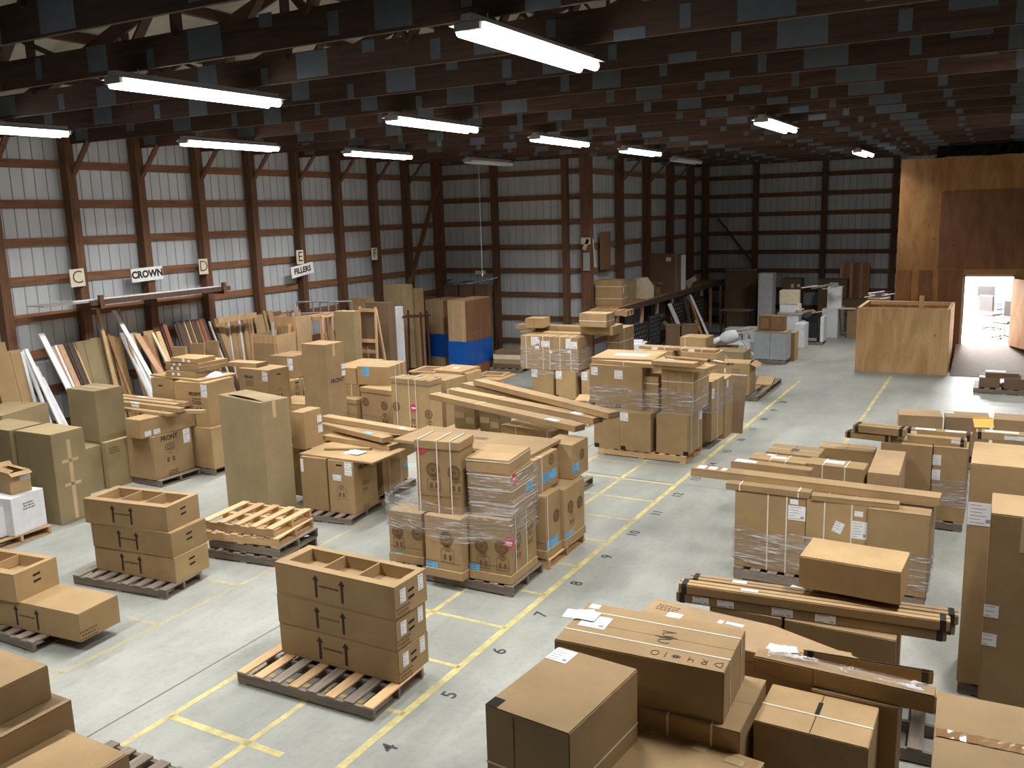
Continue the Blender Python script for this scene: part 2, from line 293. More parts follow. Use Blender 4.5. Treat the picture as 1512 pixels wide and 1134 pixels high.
LC = [((-7.944, 11.525), 1.5, (-4.864, 10.397), 1.5, 'nearest of the fanned long cartons, with white and blue labels at its right end'), ((-7.77, 11.828), 1.52, (-4.766, 10.771), 1.5, 'second nearest of the fanned long cartons above the taped old boxes'), ((-7.869, 12.386), 1.5, (-4.752, 11.092), 1.5, 'third of the fanned long cartons from the front'), ((-7.545, 12.246), 1.59, (-4.534, 10.753), 1.59, 'farthest of the fanned long cartons, edge on')]
OBJ = [
  ('pal','long wooden pallet with mixed new and grey deck boards under the front three box stack','',(-5.327,5.901,0.0),1.5,(1.564,0.802,0.123),'mix'),
  ('cb','long cardboard box at the bottom of the front centre stack, resting on the pallet','cartons of three stacked on the front pallet',(-5.266,6.184,0.123),0.1,(1.407,0.476,0.315),'L:R,.24,.62,.085,.13;L:R,.8,.7,.08,.15;H:R,.5,.55;A;P:R,.22,.25,.03,24,rows'),
  ('cb','long cardboard box in the middle of the front centre stack of three','cartons of three stacked on the front pallet',(-5.272,6.181,0.438),0.0,(1.412,0.473,0.3),'L:R,.24,.62,.085,.13;L:R,.8,.7,.08,.15;H:R,.5,.55;A;P:R,.22,.25,.03,24,rows'),
  ('cb','long cardboard box on top of the front centre stack, three windows in top','cartons of three stacked on the front pallet',(-5.271,6.201,0.738),-0.6,(1.422,0.489,0.311),'L:R,.24,.62,.085,.13;L:R,.8,.7,.08,.15;H:R,.5,.55;A;P:R,.22,.25,.03,24,rows;open3'),
  ('pal','weathered grey wooden pallet under the second three box stack, left of centre','',(-9.016,6.712,0.0),6.5,(1.45,0.6,0.117),'grey'),
  ('cb','long cardboard box at the bottom of the second stack, on the grey pallet','cartons of three stacked on the grey pallet',(-8.977,6.912,0.117),4.5,(1.306,0.547,0.311),'H:R,.5,.6;A'),
  ('cb','long cardboard box in the middle of the second stack beside the pile of empty pallets','cartons of three stacked on the grey pallet',(-8.973,6.911,0.428),5.6,(1.26,0.583,0.303),'H:R,.5,.6;A'),
  ('cb','open windowed long cardboard box on top of the second stack, beside the empty pallets','cartons of three stacked on the grey pallet',(-9.036,6.89,0.731),7.9,(1.258,0.548,0.302),'H:R,.5,.6;A;open3'),
  ('pal','grey pallet at the bottom of the pile of empty pallets','empty pallets piled between the boxes',(-8.33,8.12,0.0),7.0,(1.12,0.82,0.125),'grey'),
  ('pal','weathered pallet in the pile of empty pallets, second from the floor','empty pallets piled between the boxes',(-8.33,8.15,0.125),5.0,(1.12,0.82,0.125),'grey;n6'),
  ('pal','wooden pallet in the pile of empty pallets, just under the topmost one','empty pallets piled between the boxes',(-8.37,8.12,0.25),9.0,(1.12,0.82,0.125),'new;n6'),
  ('pal','pale new wooden pallet lying topmost on the pile of empty pallets','empty pallets piled between the boxes',(-8.41,8.14,0.375),6.0,(1.12,0.82,0.125),'new;n5'),
  ('pal','grey pallet under the open box stack at the left edge','',(-9.105,5.49,0.0),0.0,(1.3,1.0,0.118),'grey'),
  ('cb','long cardboard box overhanging the grey pallet at the left edge, arrows on its side','cartons on the pallet at the left edge',(-8.708,5.397,0.118),5.0,(1.41,0.51,0.307),'A;P:R,.2,.3,.03,24,rows'),
  ('cb','open topped cardboard box with a hand slot, on the overhanging box at the left edge','cartons on the pallet at the left edge',(-9.548,5.291,0.425),6.6,(1.4,0.525,0.309),'H:R,.5,.6;A:.62;open3'),
  ('pal','pallet end with grey boards behind the flap box in the lower left','',(-5.528,3.733,0.0),0.0,(1.3,0.9,0.13),'greyt'),
  ('cb','wide cardboard box at the lower left corner, lower one of two with a folded seam','boxes in the lower left corner',(-6.224,3.271,0.6),0.2,(1.1,0.608,0.329),''),
  ('cb','cardboard box cut by the left frame edge, standing on the lower left wide box','boxes in the lower left corner',(-6.326,3.317,0.929),-0.0,(1.0,0.423,0.259),''),
  ('cb','plain cardboard box under the two boxes at the lower left corner','',(-6.224,3.271,0.0),0.0,(1.0,0.578,0.6),''),
  ('cb','large cardboard box with a lifted flap in the very lower left corner','',(-5.451,3.117,0.13),-0.5,(0.862,0.8,0.6),'flapbend;seamT:.45'),
  ('pal','pallet under the white cartons at the left edge','',(-11.984,6.953,0.0),0.0,(0.631,0.854,0.12),'new'),
  ('cb','white carton with faint printing standing on a pallet in front of the tall brown box','white cartons',(-11.952,7.079,0.12),9.9,(0.5,0.545,0.535),'m=w;P:R,.5,.75,.03,40,rows'),
  ('cb','white carton at the left frame edge, left of the printed white carton','white cartons',(-12.059,6.716,0.12),0.0,(0.5,0.4,0.425),'m=w'),
  ('cb','open brown box with a white label on a flap, standing behind the white cartons','',(-12.048,7.142,0.655),-5.4,(0.45,0.289,0.302),'L:R,.75,.75,.14,.1;opentop'),
  ('cb','very tall olive brown box with a taped side, beside the white cartons','tall boxes at left',(-12.225,7.896,0.0),1.2,(0.8,0.534,1.356),'m=o;tapeR'),
  ('cb','tall olive brown box at the left frame edge, left of the taped tall box','tall boxes at left',(-13.1,7.83,0.0),1.0,(0.85,0.55,1.36),'m=o'),
  ('cb','olive brown box showing its top behind the two tall boxes at the left edge','tall boxes at left',(-14.389,8.573,0.0),16.8,(0.8,1.05,1.35),'m=o'),
  ('cb','square olive box on the floor under the dusty upright box, further from the camera','dusty boxes left of the FRONT box',(-13.073,9.397,0.0),-0.0,(0.7,0.493,0.788),'m=o;P:R,.3,.85,.03,40,rows'),
  ('cb','olive box on the floor under the dusty upright box, nearer to the camera','dusty boxes left of the FRONT box',(-13.185,8.981,0.0),-0.0,(0.7,0.309,0.751),'m=o'),
  ('cb','dusty upright olive box stacked on the two floor boxes left of the FRONT box','',(-13.19,9.407,0.788),-0.8,(0.713,0.531,0.853),'m=o;T'),
  ('pal','dark pallet with a pale edge board under the big box reading FRONT at left','',(-12.337,9.981,0.0),-1.0,(0.696,0.83,0.12),'greyt'),
  ('cb','large box reading FRONT on a dark pallet below the long carton bundle','',(-12.4,9.952,0.12),0.6,(0.62,0.827,0.725),'L:R,.86,.93,.14,.1;L:R,.86,.76,.14,.14;P:R,.42,.9,.085,0,FRONT;P:R,.42,.74,.03,60,rows;D:R,.42,.42,.28,.22;P:R,.45,.1,.03,60,rows'),
  ('lc','deep long carton lying across the top of the left FRONT box','',(-12.325,9.951,0.845),-3.5,(0.4,1.066,0.312),'L:R,.12,.22,.12,.09;L:R,.28,.22,.12,.09'),
  ('lc','wide thin carton at the bottom front of the bundle over the left FRONT box','long cartons bundled on the left FRONT box',(-12.661,9.962,1.157),-0.8,(1.493,0.3,0.047),''),
  ('lc','paper wrapped moulding bundle at the front edge of the long carton bundle','long cartons bundled on the left FRONT box',(-11.911,10.082,1.157),22.0,(0.75,0.1,0.06),'m=p'),
  ('lc','long carton with white labels in the middle of the left bundle','long cartons bundled on the left FRONT box',(-12.671,10.007,1.204),-0.8,(1.694,0.12,0.068),'L:T,.3,.5,.22,.06;L:F,.35,.5,.2,.06'),
  ('lc','long carton on the upper back of the left bundle, behind the labelled one','long cartons bundled on the left FRONT box',(-13.097,10.236,1.204),-0.6,(1.795,0.12,0.067),'m=p'),
  ('lc','longest reddish carton at the back of the bundle over the left FRONT box','long cartons bundled on the left FRONT box',(-13.119,10.372,1.204),-0.6,(1.996,0.13,0.078),'m=p;L:T,.42,.5,.2,.08'),
  ('pal','dark pallet under the two high stack with flat cartons on top','',(-12.297,10.727,0.0),0.0,(1.208,0.58,0.12),'greyt'),
  ('cb','lower right box of the stack carrying the flat labelled cartons','boxes under the flat cartons',(-11.931,10.727,0.12),-0.0,(0.496,0.6,0.712),'P:R,.8,.85,.06,0,T'),
  ('cb','lower left box of the stack carrying the flat labelled cartons','boxes under the flat cartons',(-12.591,10.727,0.12),0.0,(0.64,0.6,0.712),''),
  ('cb','upper right box marked FRONT under the tray of flat cartons','boxes under the flat cartons',(-12.179,10.816,0.832),4.8,(0.735,0.68,0.766),'L:F,.93,.9,.13,.11;L:F,.94,.76,.13,.12;P:F,.62,.74,.065,0,FRONT;P:F,.66,.62,.03,60,rows;D:F,.72,.42,.2,.16;H1:R,.5,.88'),
  ('cb','upper left box under the tray of flat cartons','boxes under the flat cartons',(-13.017,10.905,0.832),4.8,(0.538,0.6,0.766),'H1:F,.4,.82'),
  ('sheet','cardboard tray lying across the stack, holding flat cartons and a white bag','',(-12.647,11.012,1.598),-5.4,(1.394,0.809,0.03),''),
  ('fc','bottom flat carton of the four on the tray, nearest the tray','flat cartons with white labels',(-12.598,10.835,1.628),6.0,(0.698,0.316,0.102),'L:F,.25,.5,.06,.05;L:F,.43,.5,.06,.05'),
  ('fc','second flat carton up from the tray','flat cartons with white labels',(-12.61,11.055,1.73),-1.7,(0.866,0.649,0.07),'L:F,.22,.5,.06,.05;L:F,.4,.5,.06,.05'),
  ('fc','third flat carton up from the tray, as wide as the one below','flat cartons with white labels',(-12.633,11.104,1.8),-0.8,(0.83,0.666,0.07),'L:F,.25,.5,.06,.05;L:F,.43,.5,.06,.05'),
  ('fc','topmost flat carton of the pile on the tray, smaller than those below','flat cartons with white labels',(-12.588,10.979,1.87),2.0,(0.644,0.44,0.08),'L:F,.5,.6,.06,.06;L:F,.7,.45,.07,.04'),
  ('bag','white plastic bag with papers lying on the tray beside the flat cartons','',(-12.077,10.993,1.628),9.3,(0.22,0.282,0.07),''),
  ('cb','tall plain olive box with a lifted lid flap, tallest box left of centre','',(-9.556,9.363,0.0),-12.7,(1.112,0.472,1.762),'m=o;tapedrop;flapbend'),
  ('pal','pallet under the grooved edged FRONT box, right of the tall plain box','',(-8.394,9.792,0.0),8.1,(0.867,0.899,0.099),'greyt'),
  ('cb','box reading FRONT at the corner of the pallet right of the tall plain box','boxes under the single tray right of the tall plain box',(-8.19,9.856,0.099),5.0,(0.437,0.607,0.779),'L:F,.8,.93,.12,.1;L:F,.8,.8,.12,.1;L:F,.35,.68,.14,.09;H1:F,.45,.92;D:F,.5,.38,.16,.16;P:R,.45,.85,.07,0,FRONT;D:R,.45,.42,.16,.16;P:R,.45,.08,.025,50,rows'),
  ('cb','plain upright box left of the corner FRONT box, under the same tray','boxes under the single tray right of the tall plain box',(-8.666,9.816,0.099),5.0,(0.461,0.6,0.785),'L:F,.08,.9,.05,.1;L:F,.08,.78,.05,.1'),
  ('pal','dark pallet under the strapped box behind the corner FRONT box','',(-8.568,10.874,0.0),0.0,(0.834,0.994,0.12),'greyt'),
  ('cb','wide box with white straps and a blue label, behind the corner FRONT box','',(-8.568,10.874,0.12),10.6,(0.7,0.9,0.519),'S:x,.25;S:x,.7;L:R,.9,.45,.14,.1,b'),
  ('sheet','bent cardboard tray on the pallet right of the tall plain box, holding mouldings and papers','',(-8.281,9.997,0.878),0.6,(1.333,0.815,0.03),''),
  ('cb','narrow box under the upright labelled box, beside the tray','',(-9.22,10.2,0.099),3.0,(0.42,0.5,0.78),''),
  ('cb','upright box with two white labels on its edge, right of the tall plain box','',(-9.185,10.051,0.879),0.4,(0.242,0.41,0.569),'L:R,.86,.72,.1,.12;L:R,.88,.44,.1,.12;T'),
  ('lc','moulding carton with dark ends on the bent tray','cartons on the bent tray',(-8.453,10.398,0.908),-5.2,(1.411,0.234,0.072),'darkend'),
  ('lc','short thin carton on the bent tray beside the white papers','cartons on the bent tray',(-8.386,10.012,0.908),23.1,(0.704,0.07,0.032),'darkend'),
  ('paper','stack of white papers on the bent tray','',(-8.173,9.922,0.908),1.6,(0.255,0.198,0.02),''),
  ('lc','long carton with a blue label lying across the boxes behind the bent tray','long cartons behind the bent tray',(-8.606,10.481,1.02),-15.3,(1.599,0.2,0.078),'L:T,.72,.4,.16,.1,b'),
  ('lc','longest carton with a white label behind the bent tray, running towards the big sheet','long cartons behind the bent tray',(-8.493,10.655,1.1),-8.6,(1.975,0.18,0.081),'L:T,.88,.4,.1,.1'),
  ('cb','dark shaded box supporting the long cartons behind the bent tray','',(-8.55,10.85,0.639),8.0,(1.2,0.5,0.381),''),
  ('pal','pallet under the FRONT box behind the tall plain box','',(-12.506,13.579,0.0),0.0,(1.72,1.792,0.12),'greyt'),
  ('cb','lower box hidden behind the tall plain box, carrying the box marked FRONT','boxes behind the tall plain box',(-12.06,13.05,0.12),4.0,(0.8,0.7,0.68),''),
  ('cb','upper box marked FRONT with two white corner labels, behind the tall plain box','boxes behind the tall plain box',(-12.433,12.519,0.8),-3.0,(0.785,0.56,0.72),'L:F,.93,.9,.14,.1;L:F,.94,.78,.14,.1;P:F,.36,.78,.06,0,FRONT;P:F,.36,.66,.03,60,rows;H1:R,.5,.85;D:R,.5,.3,.2,.16'),
  ('lc','flat reddish carton bundle lying on the FRONT box behind the tall plain box','',(-12.857,12.524,1.52),2.5,(0.766,0.296,0.082),'m=p;darkend'),
  ('cb','lowest labelled box in the stack left of the tall narrow FRONT box','boxes left of the tall narrow FRONT box',(-13.06,14.0,0.12),2.0,(0.6,0.95,0.42),'L:R,.95,.8,.12,.12'),
  ('cb','narrow printed box, left one of the pair under the square top box','boxes left of the tall narrow FRONT box',(-13.054,13.815,0.54),-3.3,(0.5,0.319,0.484),'H1:R,.5,.88;D:R,.5,.42,.18,.2'),
  ('cb','narrow printed box, right one of the pair under the square top box','boxes left of the tall narrow FRONT box',(-13.073,14.189,0.54),0.8,(0.5,0.36,0.463),'H1:R,.5,.88;D:R,.5,.42,.18,.2;L:R,.04,.8,.08,.12;L:R,.04,.6,.08,.12'),
  ('cb','square top box with two white labels, left of the tall narrow FRONT box','boxes left of the tall narrow FRONT box',(-13.238,14.173,1.024),1.7,(0.612,0.665,0.47),'L:F,.92,.78,.14,.12;L:F,.93,.5,.14,.12;T'),
  ('cb','tall narrow box reading FRONT with white labels on its right edge','',(-11.326,12.97,0.1),-1.0,(0.592,0.524,1.88),'m=k;tapedrop;P:R,.55,.62,.09,0,FRONT;L:R,.94,.75,.1,.1;L:R,.94,.68,.1,.1'),
  ('pal','pallet under the tall narrow FRONT box','',(-11.326,12.97,0.0),0.0,(0.581,0.514,0.1),'greyt'),
  ('pal','pallet under the row of lidded boxes with blue labels','',(-10.792,14.189,0.0),0.0,(2.991,1.294,0.12),'greyt'),
  ('lidbox','tall lidded box tied with white straps, a round pink sticker on its front','lidded boxes with round seals in the blue label row',(-9.749,13.744,0.12),-1.8,(0.915,0.395,1.15),'S:y,.15;S:y,.48;S:y,.65;C:F,.12,.52,.09;C:F,.95,.44,.09;D:F,.55,.2,.2,.2;D:F,.97,.2,.2,.2;B:F,.57,.52,.08'),
  ('lidbox','lidded box with two round seals, under the big strapped box with a blue label','lidded boxes with round seals in the blue label row',(-10.956,14.444,0.12),-7.1,(0.87,0.7,0.78),'C:F,.15,.62,.09;C:F,.75,.58,.09;D:F,.75,.2,.2,.18;L:F,.2,.06,.18,.12,b;L:F,.08,.97,.14,.1,v'),
  ('lidbox','lidded box at the left end of the blue label row, square printed on it','lidded boxes with round seals in the blue label row',(-11.867,14.377,0.12),-6.6,(0.808,0.5,0.52),'D:F,.6,.45,.2,.2;L:F,.15,.08,.18,.12,b'),
  ('cb','strapped box between the left lidded box and the box with a pale open top','boxes of the blue label row',(-11.987,14.645,0.64),9.1,(0.598,0.6,0.251),'S:y,.18;S:y,.68;D:F,.4,.4,.16,.16'),
  ('cb','long box with a blue label, topmost at the left end of the blue label row','boxes of the blue label row',(-12.075,14.964,0.891),7.7,(0.584,1.224,0.339),'L:F,.35,.4,.16,.2,b;tapedrop'),
  ('cb','strapped box with a folded blue label, right of the topmost long box','boxes of the blue label row',(-11.354,14.811,0.9),9.8,(0.733,0.821,0.383),'S:x,.35;S:x,.6;S:x,.85;L:F,.28,.75,.16,.2,b'),
  ('pal','pallet under the plain boxes in front of the blue banded cabinets','',(-9.921,15.033,0.0),0.0,(0.996,1.369,0.12),'greyt'),
  ('cb','wide box with a white label on its side, behind the strapped lidded box','boxes in front of the blue banded cabinets',(-9.921,14.734,0.12),-6.0,(0.948,0.695,1.0),'L:R,.25,.75,.2,.14'),
  ('cb','box at the back right of the group in front of the blue banded cabinets','boxes in front of the blue banded cabinets',(-9.773,15.444,0.12),-2.4,(0.6,0.542,1.0),''),
  ('fc','flat square carton lying on the boxes in front of the blue banded cabinets','',(-9.908,15.431,1.12),-1.5,(0.704,0.754,0.052),'L:T,.5,.5,.12,.16'),
  ('frame','open picture frame like carton insert lying behind the lidded strapped box','',(-10.458,15.236,1.12),5.6,(0.586,0.695,0.03),''),
  ('cb','low box holding flat frames, right of the boxes in front of the blue banded cabinets','',(-9.901,16.891,0.0),-1.6,(0.456,0.198,0.66),''),
  ('sheet','flat cardboard sheet overhanging the low box right of the blue banded cabinets','sheets right of the blue banded cabinets',(-9.895,17.211,0.66),-0.5,(0.452,0.852,0.03),''),
  ('frame','flat dark edged frame on the overhanging sheet right of the blue banded cabinets','',(-10.124,17.351,0.69),6.8,(0.623,0.538,0.03),''),
  ('pal','grey pallet under the stretch wrapped boxes at the centre','',(-5.5,8.63,0.0),1.0,(1.66,0.79,0.13),'grey'),
  ('lidbotbox','leaning box at the front right corner of the wrapped centre pallet','seal printed boxes on the wrapped centre pallet',(-4.973,8.618,0.13),2.0,(0.537,0.695,0.769),'C:F,.3,.55,.085;C:F,.78,.57,.085;D:F,.34,.3,.16,.15;D:F,.8,.3,.16,.15;L:F,.1,.17,.13,.12,b;S:x,.2;S:x,.6;B:F,.97,.66,.07;C:R,.3,.62,.08;D:R,.3,.4,.16,.15;C:R,.75,.7,.08;D:R,.75,.48,.16,.15'),
  ('lidbotbox','middle lower box of the wrapped centre pallet, with a blue label near its foot','seal printed boxes on the wrapped centre pallet',(-5.502,8.428,0.13),0.0,(0.502,0.6,0.749),'C:F,.6,.65,.09;D:F,.62,.38,.18,.16;L:F,.18,.17,.17,.11,b'),
  ('lidbotbox','left lower box of the wrapped centre pallet','seal printed boxes on the wrapped centre pallet',(-6.18,8.487,0.13),3.0,(0.487,0.322,0.656),'C:F,.27,.6,.08;C:F,.85,.6,.08;D:F,.3,.38,.15,.14;L:F,.2,.1,.2,.12,b'),
  ('lidbox','tall lidded box with three white straps standing high on the wrapped centre pallet','seal printed boxes on the wrapped centre pallet',(-5.619,8.429,0.879),7.4,(0.567,0.393,0.862),'C:F,.38,.6,.085;C:F,.86,.58,.085;D:F,.4,.4,.17,.15;D:F,.9,.38,.17,.15;S:y,.08;S:y,.5;S:y,.8;B:F,.14,.9,.075'),
  ('cb','shallow strapped box in the leaning upper right pile, lowest','shallow boxes piled beside the tall lidded box',(-4.98,8.68,0.899),2.0,(0.55,0.66,0.165),'S:z,.85;'),
  ('cb','shallow strapped box in the leaning upper right pile, second from below','shallow boxes piled beside the tall lidded box',(-5.0,8.68,1.064),3.5,(0.545,0.66,0.165),'S:z,.85;L:R,.75,.4,.2,.14,b'),
  ('cb','shallow strapped box in the leaning upper right pile, third from below','shallow boxes piled beside the tall lidded box',(-5.02,8.68,1.229),5.0,(0.54,0.66,0.165),'S:z,.85;B:R,.15,.6,.07;'),
  ('cb','shallow strapped box in the leaning upper right pile, topmost, with a creased top','shallow boxes piled beside the tall lidded box',(-5.04,8.68,1.394),6.5,(0.535,0.66,0.165),'S:z,.85;'),
  ('pal','wooden pallet under the blue labelled boxes behind the centre wrapped pallet','',(-5.566,9.658,0.0),0.0,(1.847,1.03,0.13),'new'),
  ('lidbotbox','lower right box behind the wrapped centre pallet, with a blue label near its foot','seal printed boxes behind the wrapped centre pallet',(-4.933,9.878,0.13),0.0,(0.6,0.61,0.761),'L:R,.2,.15,.24,.12,b;C:R,.3,.65,.08;C:R,.75,.62,.08;D:R,.35,.4,.16,.15'),
  ('lidbotbox','lower left box behind the wrapped centre pallet, in the shade beside the leaning pile','seal printed boxes behind the wrapped centre pallet',(-4.97,9.338,0.13),-0.0,(0.6,0.409,0.795),'L:R,.4,.2,.3,.14,b;C:R,.7,.6,.08;S:x,.1'),
  ('cb','upper box with a wide blue label under the big sheet','seal printed boxes behind the wrapped centre pallet',(-5.097,9.425,0.925),-0.1,(0.6,0.643,0.438),'L:R,.6,.35,.4,.12,b;S:x,.3;C:R,.7,.8,.07'),
  ('cb','upper box further back with a small blue label, beneath the long cartons','seal printed boxes behind the wrapped centre pallet',(-4.93,10.25,0.891),0.0,(0.42,0.5,0.455),'L:R,.15,.3,.2,.12,b;C:R,.6,.6,.07'),
  ('cb','box under the left end of the big sheet, behind the tall strapped box','',(-6.15,9.75,0.13),0.0,(0.7,0.8,1.233),''),
  ('sheet','big thick cardboard sheet with a blue label lying across the stack behind the wrapped pallet','',(-5.92,9.629,1.363),0.2,(2.048,0.82,0.04),'L:T,.87,.12,.12,.22,b;P:T,.52,.6,.03,60,rows'),
  ('pal','pallet under the taped old boxes below the long cartons','',(-6.741,11.845,0.0),0.0,(2.312,1.51,0.12),'greyt'),
  ('cb','box below the taped old boxes behind the big sheet','',(-7.3,12.2,0.12),1.0,(1.2,0.8,0.75),''),
  ('cb','old taped box, left of the pair between the big sheet and long cartons','taped old boxes under the long cartons',(-7.574,12.238,0.87),-0.0,(0.397,0.5,0.395),'m=o;patch'),
  ('cb','crumpled taped box, right one of the pair between the big sheet and the long cartons','taped old boxes under the long cartons',(-7.08,12.143,0.87),-0.0,(0.36,0.4,0.327),'m=o;patch'),
  ('cb','box under the strapped flat carton right of the taped old boxes','',(-6.0,11.33,0.12),0.0,(0.85,0.5,0.95),''),
  ('lc','strapped flat carton with black corners lying under the long cartons','',(-5.99,11.391,1.07),-8.3,(0.941,0.4,0.118),'S:y,.3;S:y,.9;darkend'),
  ('pal','pale wooden pallet under the big wrapped group at centre right','',(-5.41,14.722,0.0),-0.4,(1.629,0.873,0.129),'new'),
  ('cb','wide lower left box of the big wrapped group, with a white label at its top','boxes of the big wrapped group',(-5.758,14.677,0.129),-1.0,(1.076,0.8,0.685),'L:F,.54,.88,.15,.15;seamF:.46;N:.52;N:.03'),
  ('cb','square lower right box of the big wrapped group','boxes of the big wrapped group',(-4.855,14.705,0.129),-2.0,(0.568,0.77,0.684),'S:x,.25;S:x,.7;L:R,.85,.85,.12,.14;N:.95'),
  ('cb','wide upper left box with two white labels in the big wrapped group','boxes of the big wrapped group',(-5.958,14.913,0.814),-2.9,(1.031,0.8,0.767),'L:F,.1,.85,.13,.15;L:F,.56,.8,.16,.15;N:.55;N:.06'),
  ('cb','first narrow upright box from the gap in the upper right of the big wrapped group','boxes of the big wrapped group',(-5.059,14.97,0.813),-2,(0.128,0.85,0.76),'S:z,.72'),
  ('cb','second narrow upright box from the gap in the upper right of the big wrapped group','boxes of the big wrapped group',(-4.924,14.97,0.813),-2,(0.168,0.85,0.76),'S:z,.72'),
  ('cb','third narrow upright box from the gap in the upper right of the big wrapped group','boxes of the big wrapped group',(-4.792,14.97,0.813),-2,(0.115,0.85,0.76),'S:z,.72'),
  ('cb','rightmost upright box, with a strap in the upper right of the big wrapped group','boxes of the big wrapped group',(-4.652,14.97,0.813),-2,(0.188,0.85,0.76),'S:x,.0;S:z,.72;S:z,.28'),
  ('cb','shorter upright box in the gap of the big wrapped group','boxes of the big wrapped group',(-5.323,14.868,0.814),-2.0,(0.282,0.6,0.601),'S:z,.8;S:z,.5;seamF:.4'),
  ('cb','tall box at the right rear of the big wrapped group, white label on its side','boxes of the big wrapped group',(-4.68,15.75,0.129),-2.0,(0.4,0.7,1.1),'L:R,.1,.8,.14,.18;S:x,.5'),
  ('cb','tall pale edged box at the far right of the big wrapped group','boxes of the big wrapped group',(-4.68,16.45,0.0),0.0,(0.42,0.55,1.15),'L:R,.3,.9,.1,.12'),
  ('cb','small strapped box left of the big wrapped group, under its overhang','',(-7.448,16.395,0.0),15.3,(0.295,0.638,0.54),'S:y,.9'),
  ('lc','strapped dark edged tray spanning the top of the big wrapped group','cartons on top of the big wrapped group',(-5.372,14.743,1.58),-7.4,(2.21,0.473,0.07),'S:y,.3;S:y,.62'),
  ('sheet','pale flat cardboard sheet with a cut out label on top of the big wrapped group','cartons on top of the big wrapped group',(-5.995,15.239,1.65),5.0,(1.156,1.022,0.03),'L:T,.55,.45,.62,.3,c;tapeT'),
  ('fc','flat box with a taped joint on the right half of the big wrapped group','cartons on top of the big wrapped group',(-4.87,14.633,1.65),-5.5,(0.781,0.484,0.076),'seamT:.55;L:T,.3,.6,.14,.1'),
  ('tube','paper tube with a dark end lying on the big wrapped group','tubes on the big wrapped group',(-4.722,14.668,1.726),-11.2,(0.816,0.05,0.05),''),
  ('lc','slim black ended carton sticking out right over the big wrapped group','cartons on top of the big wrapped group',(-4.225,14.98,1.65),-28.2,(0.549,0.1,0.031),'blackend;L:T,.4,.5,.2,.06'),
  ('lc','strapped long carton with folded white labels behind the sheets on the big wrapped group','',(-5.86,17.65,1.42),-3.0,(1.661,0.3,0.057),'S:y,.35;S:y,.57;S:y,.83;L:F,.22,.6,.13,.2;L:F,.7,.6,.13,.2'),
  ('cb','tall box carrying the strapped long carton behind the big wrapped group','',(-5.362,17.7,0.0),0.0,(0.75,0.55,1.42),''),
  ('cb','tall box with white labels on its edge behind the big wrapped group','',(-6.262,17.7,0.0),0.0,(0.7,0.55,1.42),'L:R,.9,.75,.08,.1;L:R,.9,.62,.08,.1'),
  ('leanpanel','dark brown sheet of board leaning against the right end of the big wrapped group','',(-4.497,17.007,0.0),0.0,(0.444,0.03,1.074),'m=d'),
  ('pal','pallet under the film banded boxes at the rear left of the big wrapped group','',(-8.567,18.404,0.0),0.0,(1.859,0.83,0.12),'greyt'),
  ('cb','left lower box of the rear film wrapped group','boxes of the rear film wrapped group',(-9.227,18.421,0.12),-0.0,(0.559,0.8,0.629),'L:F,.12,.9,.15,.18;N:.08'),
  ('cb','middle lower box of the rear film wrapped group','boxes of the rear film wrapped group',(-8.617,18.379,0.12),-0.0,(0.498,0.8,0.628),'L:F,.12,.9,.15,.18;N:.05'),
  ('cb','right lower box of the rear film wrapped group, next to the big wrapped group','boxes of the rear film wrapped group',(-7.937,18.429,0.12),0.0,(0.62,0.8,0.629),'L:F,.12,.9,.15,.18;N:.08'),
  ('cb','upright box behind film in the rear wrapped group, far left','boxes of the rear film wrapped group',(-9.655,18.421,0.749),0,(0.234,0.8,0.77),'S:y,.6'),
  ('cb','upright box behind film in the rear wrapped group, second from the left','boxes of the rear film wrapped group',(-9.42,18.421,0.749),0,(0.282,0.8,0.77),'L:F,.7,.85,.22,.2;L:F,.75,.68,.1,.12'),
  ('cb','upright box behind film in the rear wrapped group, third from the left, with two labels','boxes of the rear film wrapped group',(-9.17,18.421,0.749),0,(0.265,0.8,0.77),'S:y,.4;L:F,1.0,.78,.2,.14'),
  ('cb','upright box behind film in the rear wrapped group, slim fourth','boxes of the rear film wrapped group',(-8.985,18.421,0.749),0,(0.133,0.8,0.77),'L:F,.5,.9,.12,.06;L:F,.4,.55,.08,.07;S:y,.2'),
  ('cb','upright box behind film in the rear wrapped group, fifth from the left','boxes of the rear film wrapped group',(-8.795,18.421,0.749),0,(0.276,0.8,0.77),'S:y,.6'),
  ('cb','upright box behind film in the rear wrapped group, rightmost, with a wide label','boxes of the rear film wrapped group',(-8.499,18.421,0.749),0,(0.372,0.8,0.77),'L:F,.55,.78,.28,.16;L:F,.35,.93,.12,.06;L:F,.4,.58,.1,.06;S:y,.5'),
  ('sheet','cardboard sheet with folded corner on top of the rear film wrapped group','',(-8.999,19.107,1.519),2.0,(2.107,1.264,0.025),''),
  ('lc','long narrow carton lying along the front edge of the rear wrapped group','',(-9.19,19.021,1.544),0.0,(2.347,0.35,0.11),''),
  ('cb','small box with a split lid on the left of the long narrow carton','boxes on top of the rear wrapped group',(-9.629,18.623,1.654),5.2,(0.451,0.468,0.22),'seamF:0.5'),
  ('fc','flat carton under the wide strapped box on the rear wrapped group','boxes on top of the rear wrapped group',(-8.05,18.75,1.544),0.0,(0.8,0.6,0.2),''),
  ('cb','wide strapped box on the right of the long narrow carton','boxes on top of the rear wrapped group',(-8.057,18.499,1.744),0.0,(0.662,0.481,0.3),'S:z,.45;S:x,.5'),
  ('cb','tall strapped box at the right end of the rear wrapped group','',(-7.83,19.36,0.12),0.0,(0.3,0.9,1.5),'S:x,.3;S:z,.8;S:z,.5'),
  ('bluecab','right tall cabinet crate with a blue stretch film band, brown side panel towards the camera','tall blue banded crates',(-12.824,20.756,0.0),-0.8,(0.556,1.319,2.065),''),
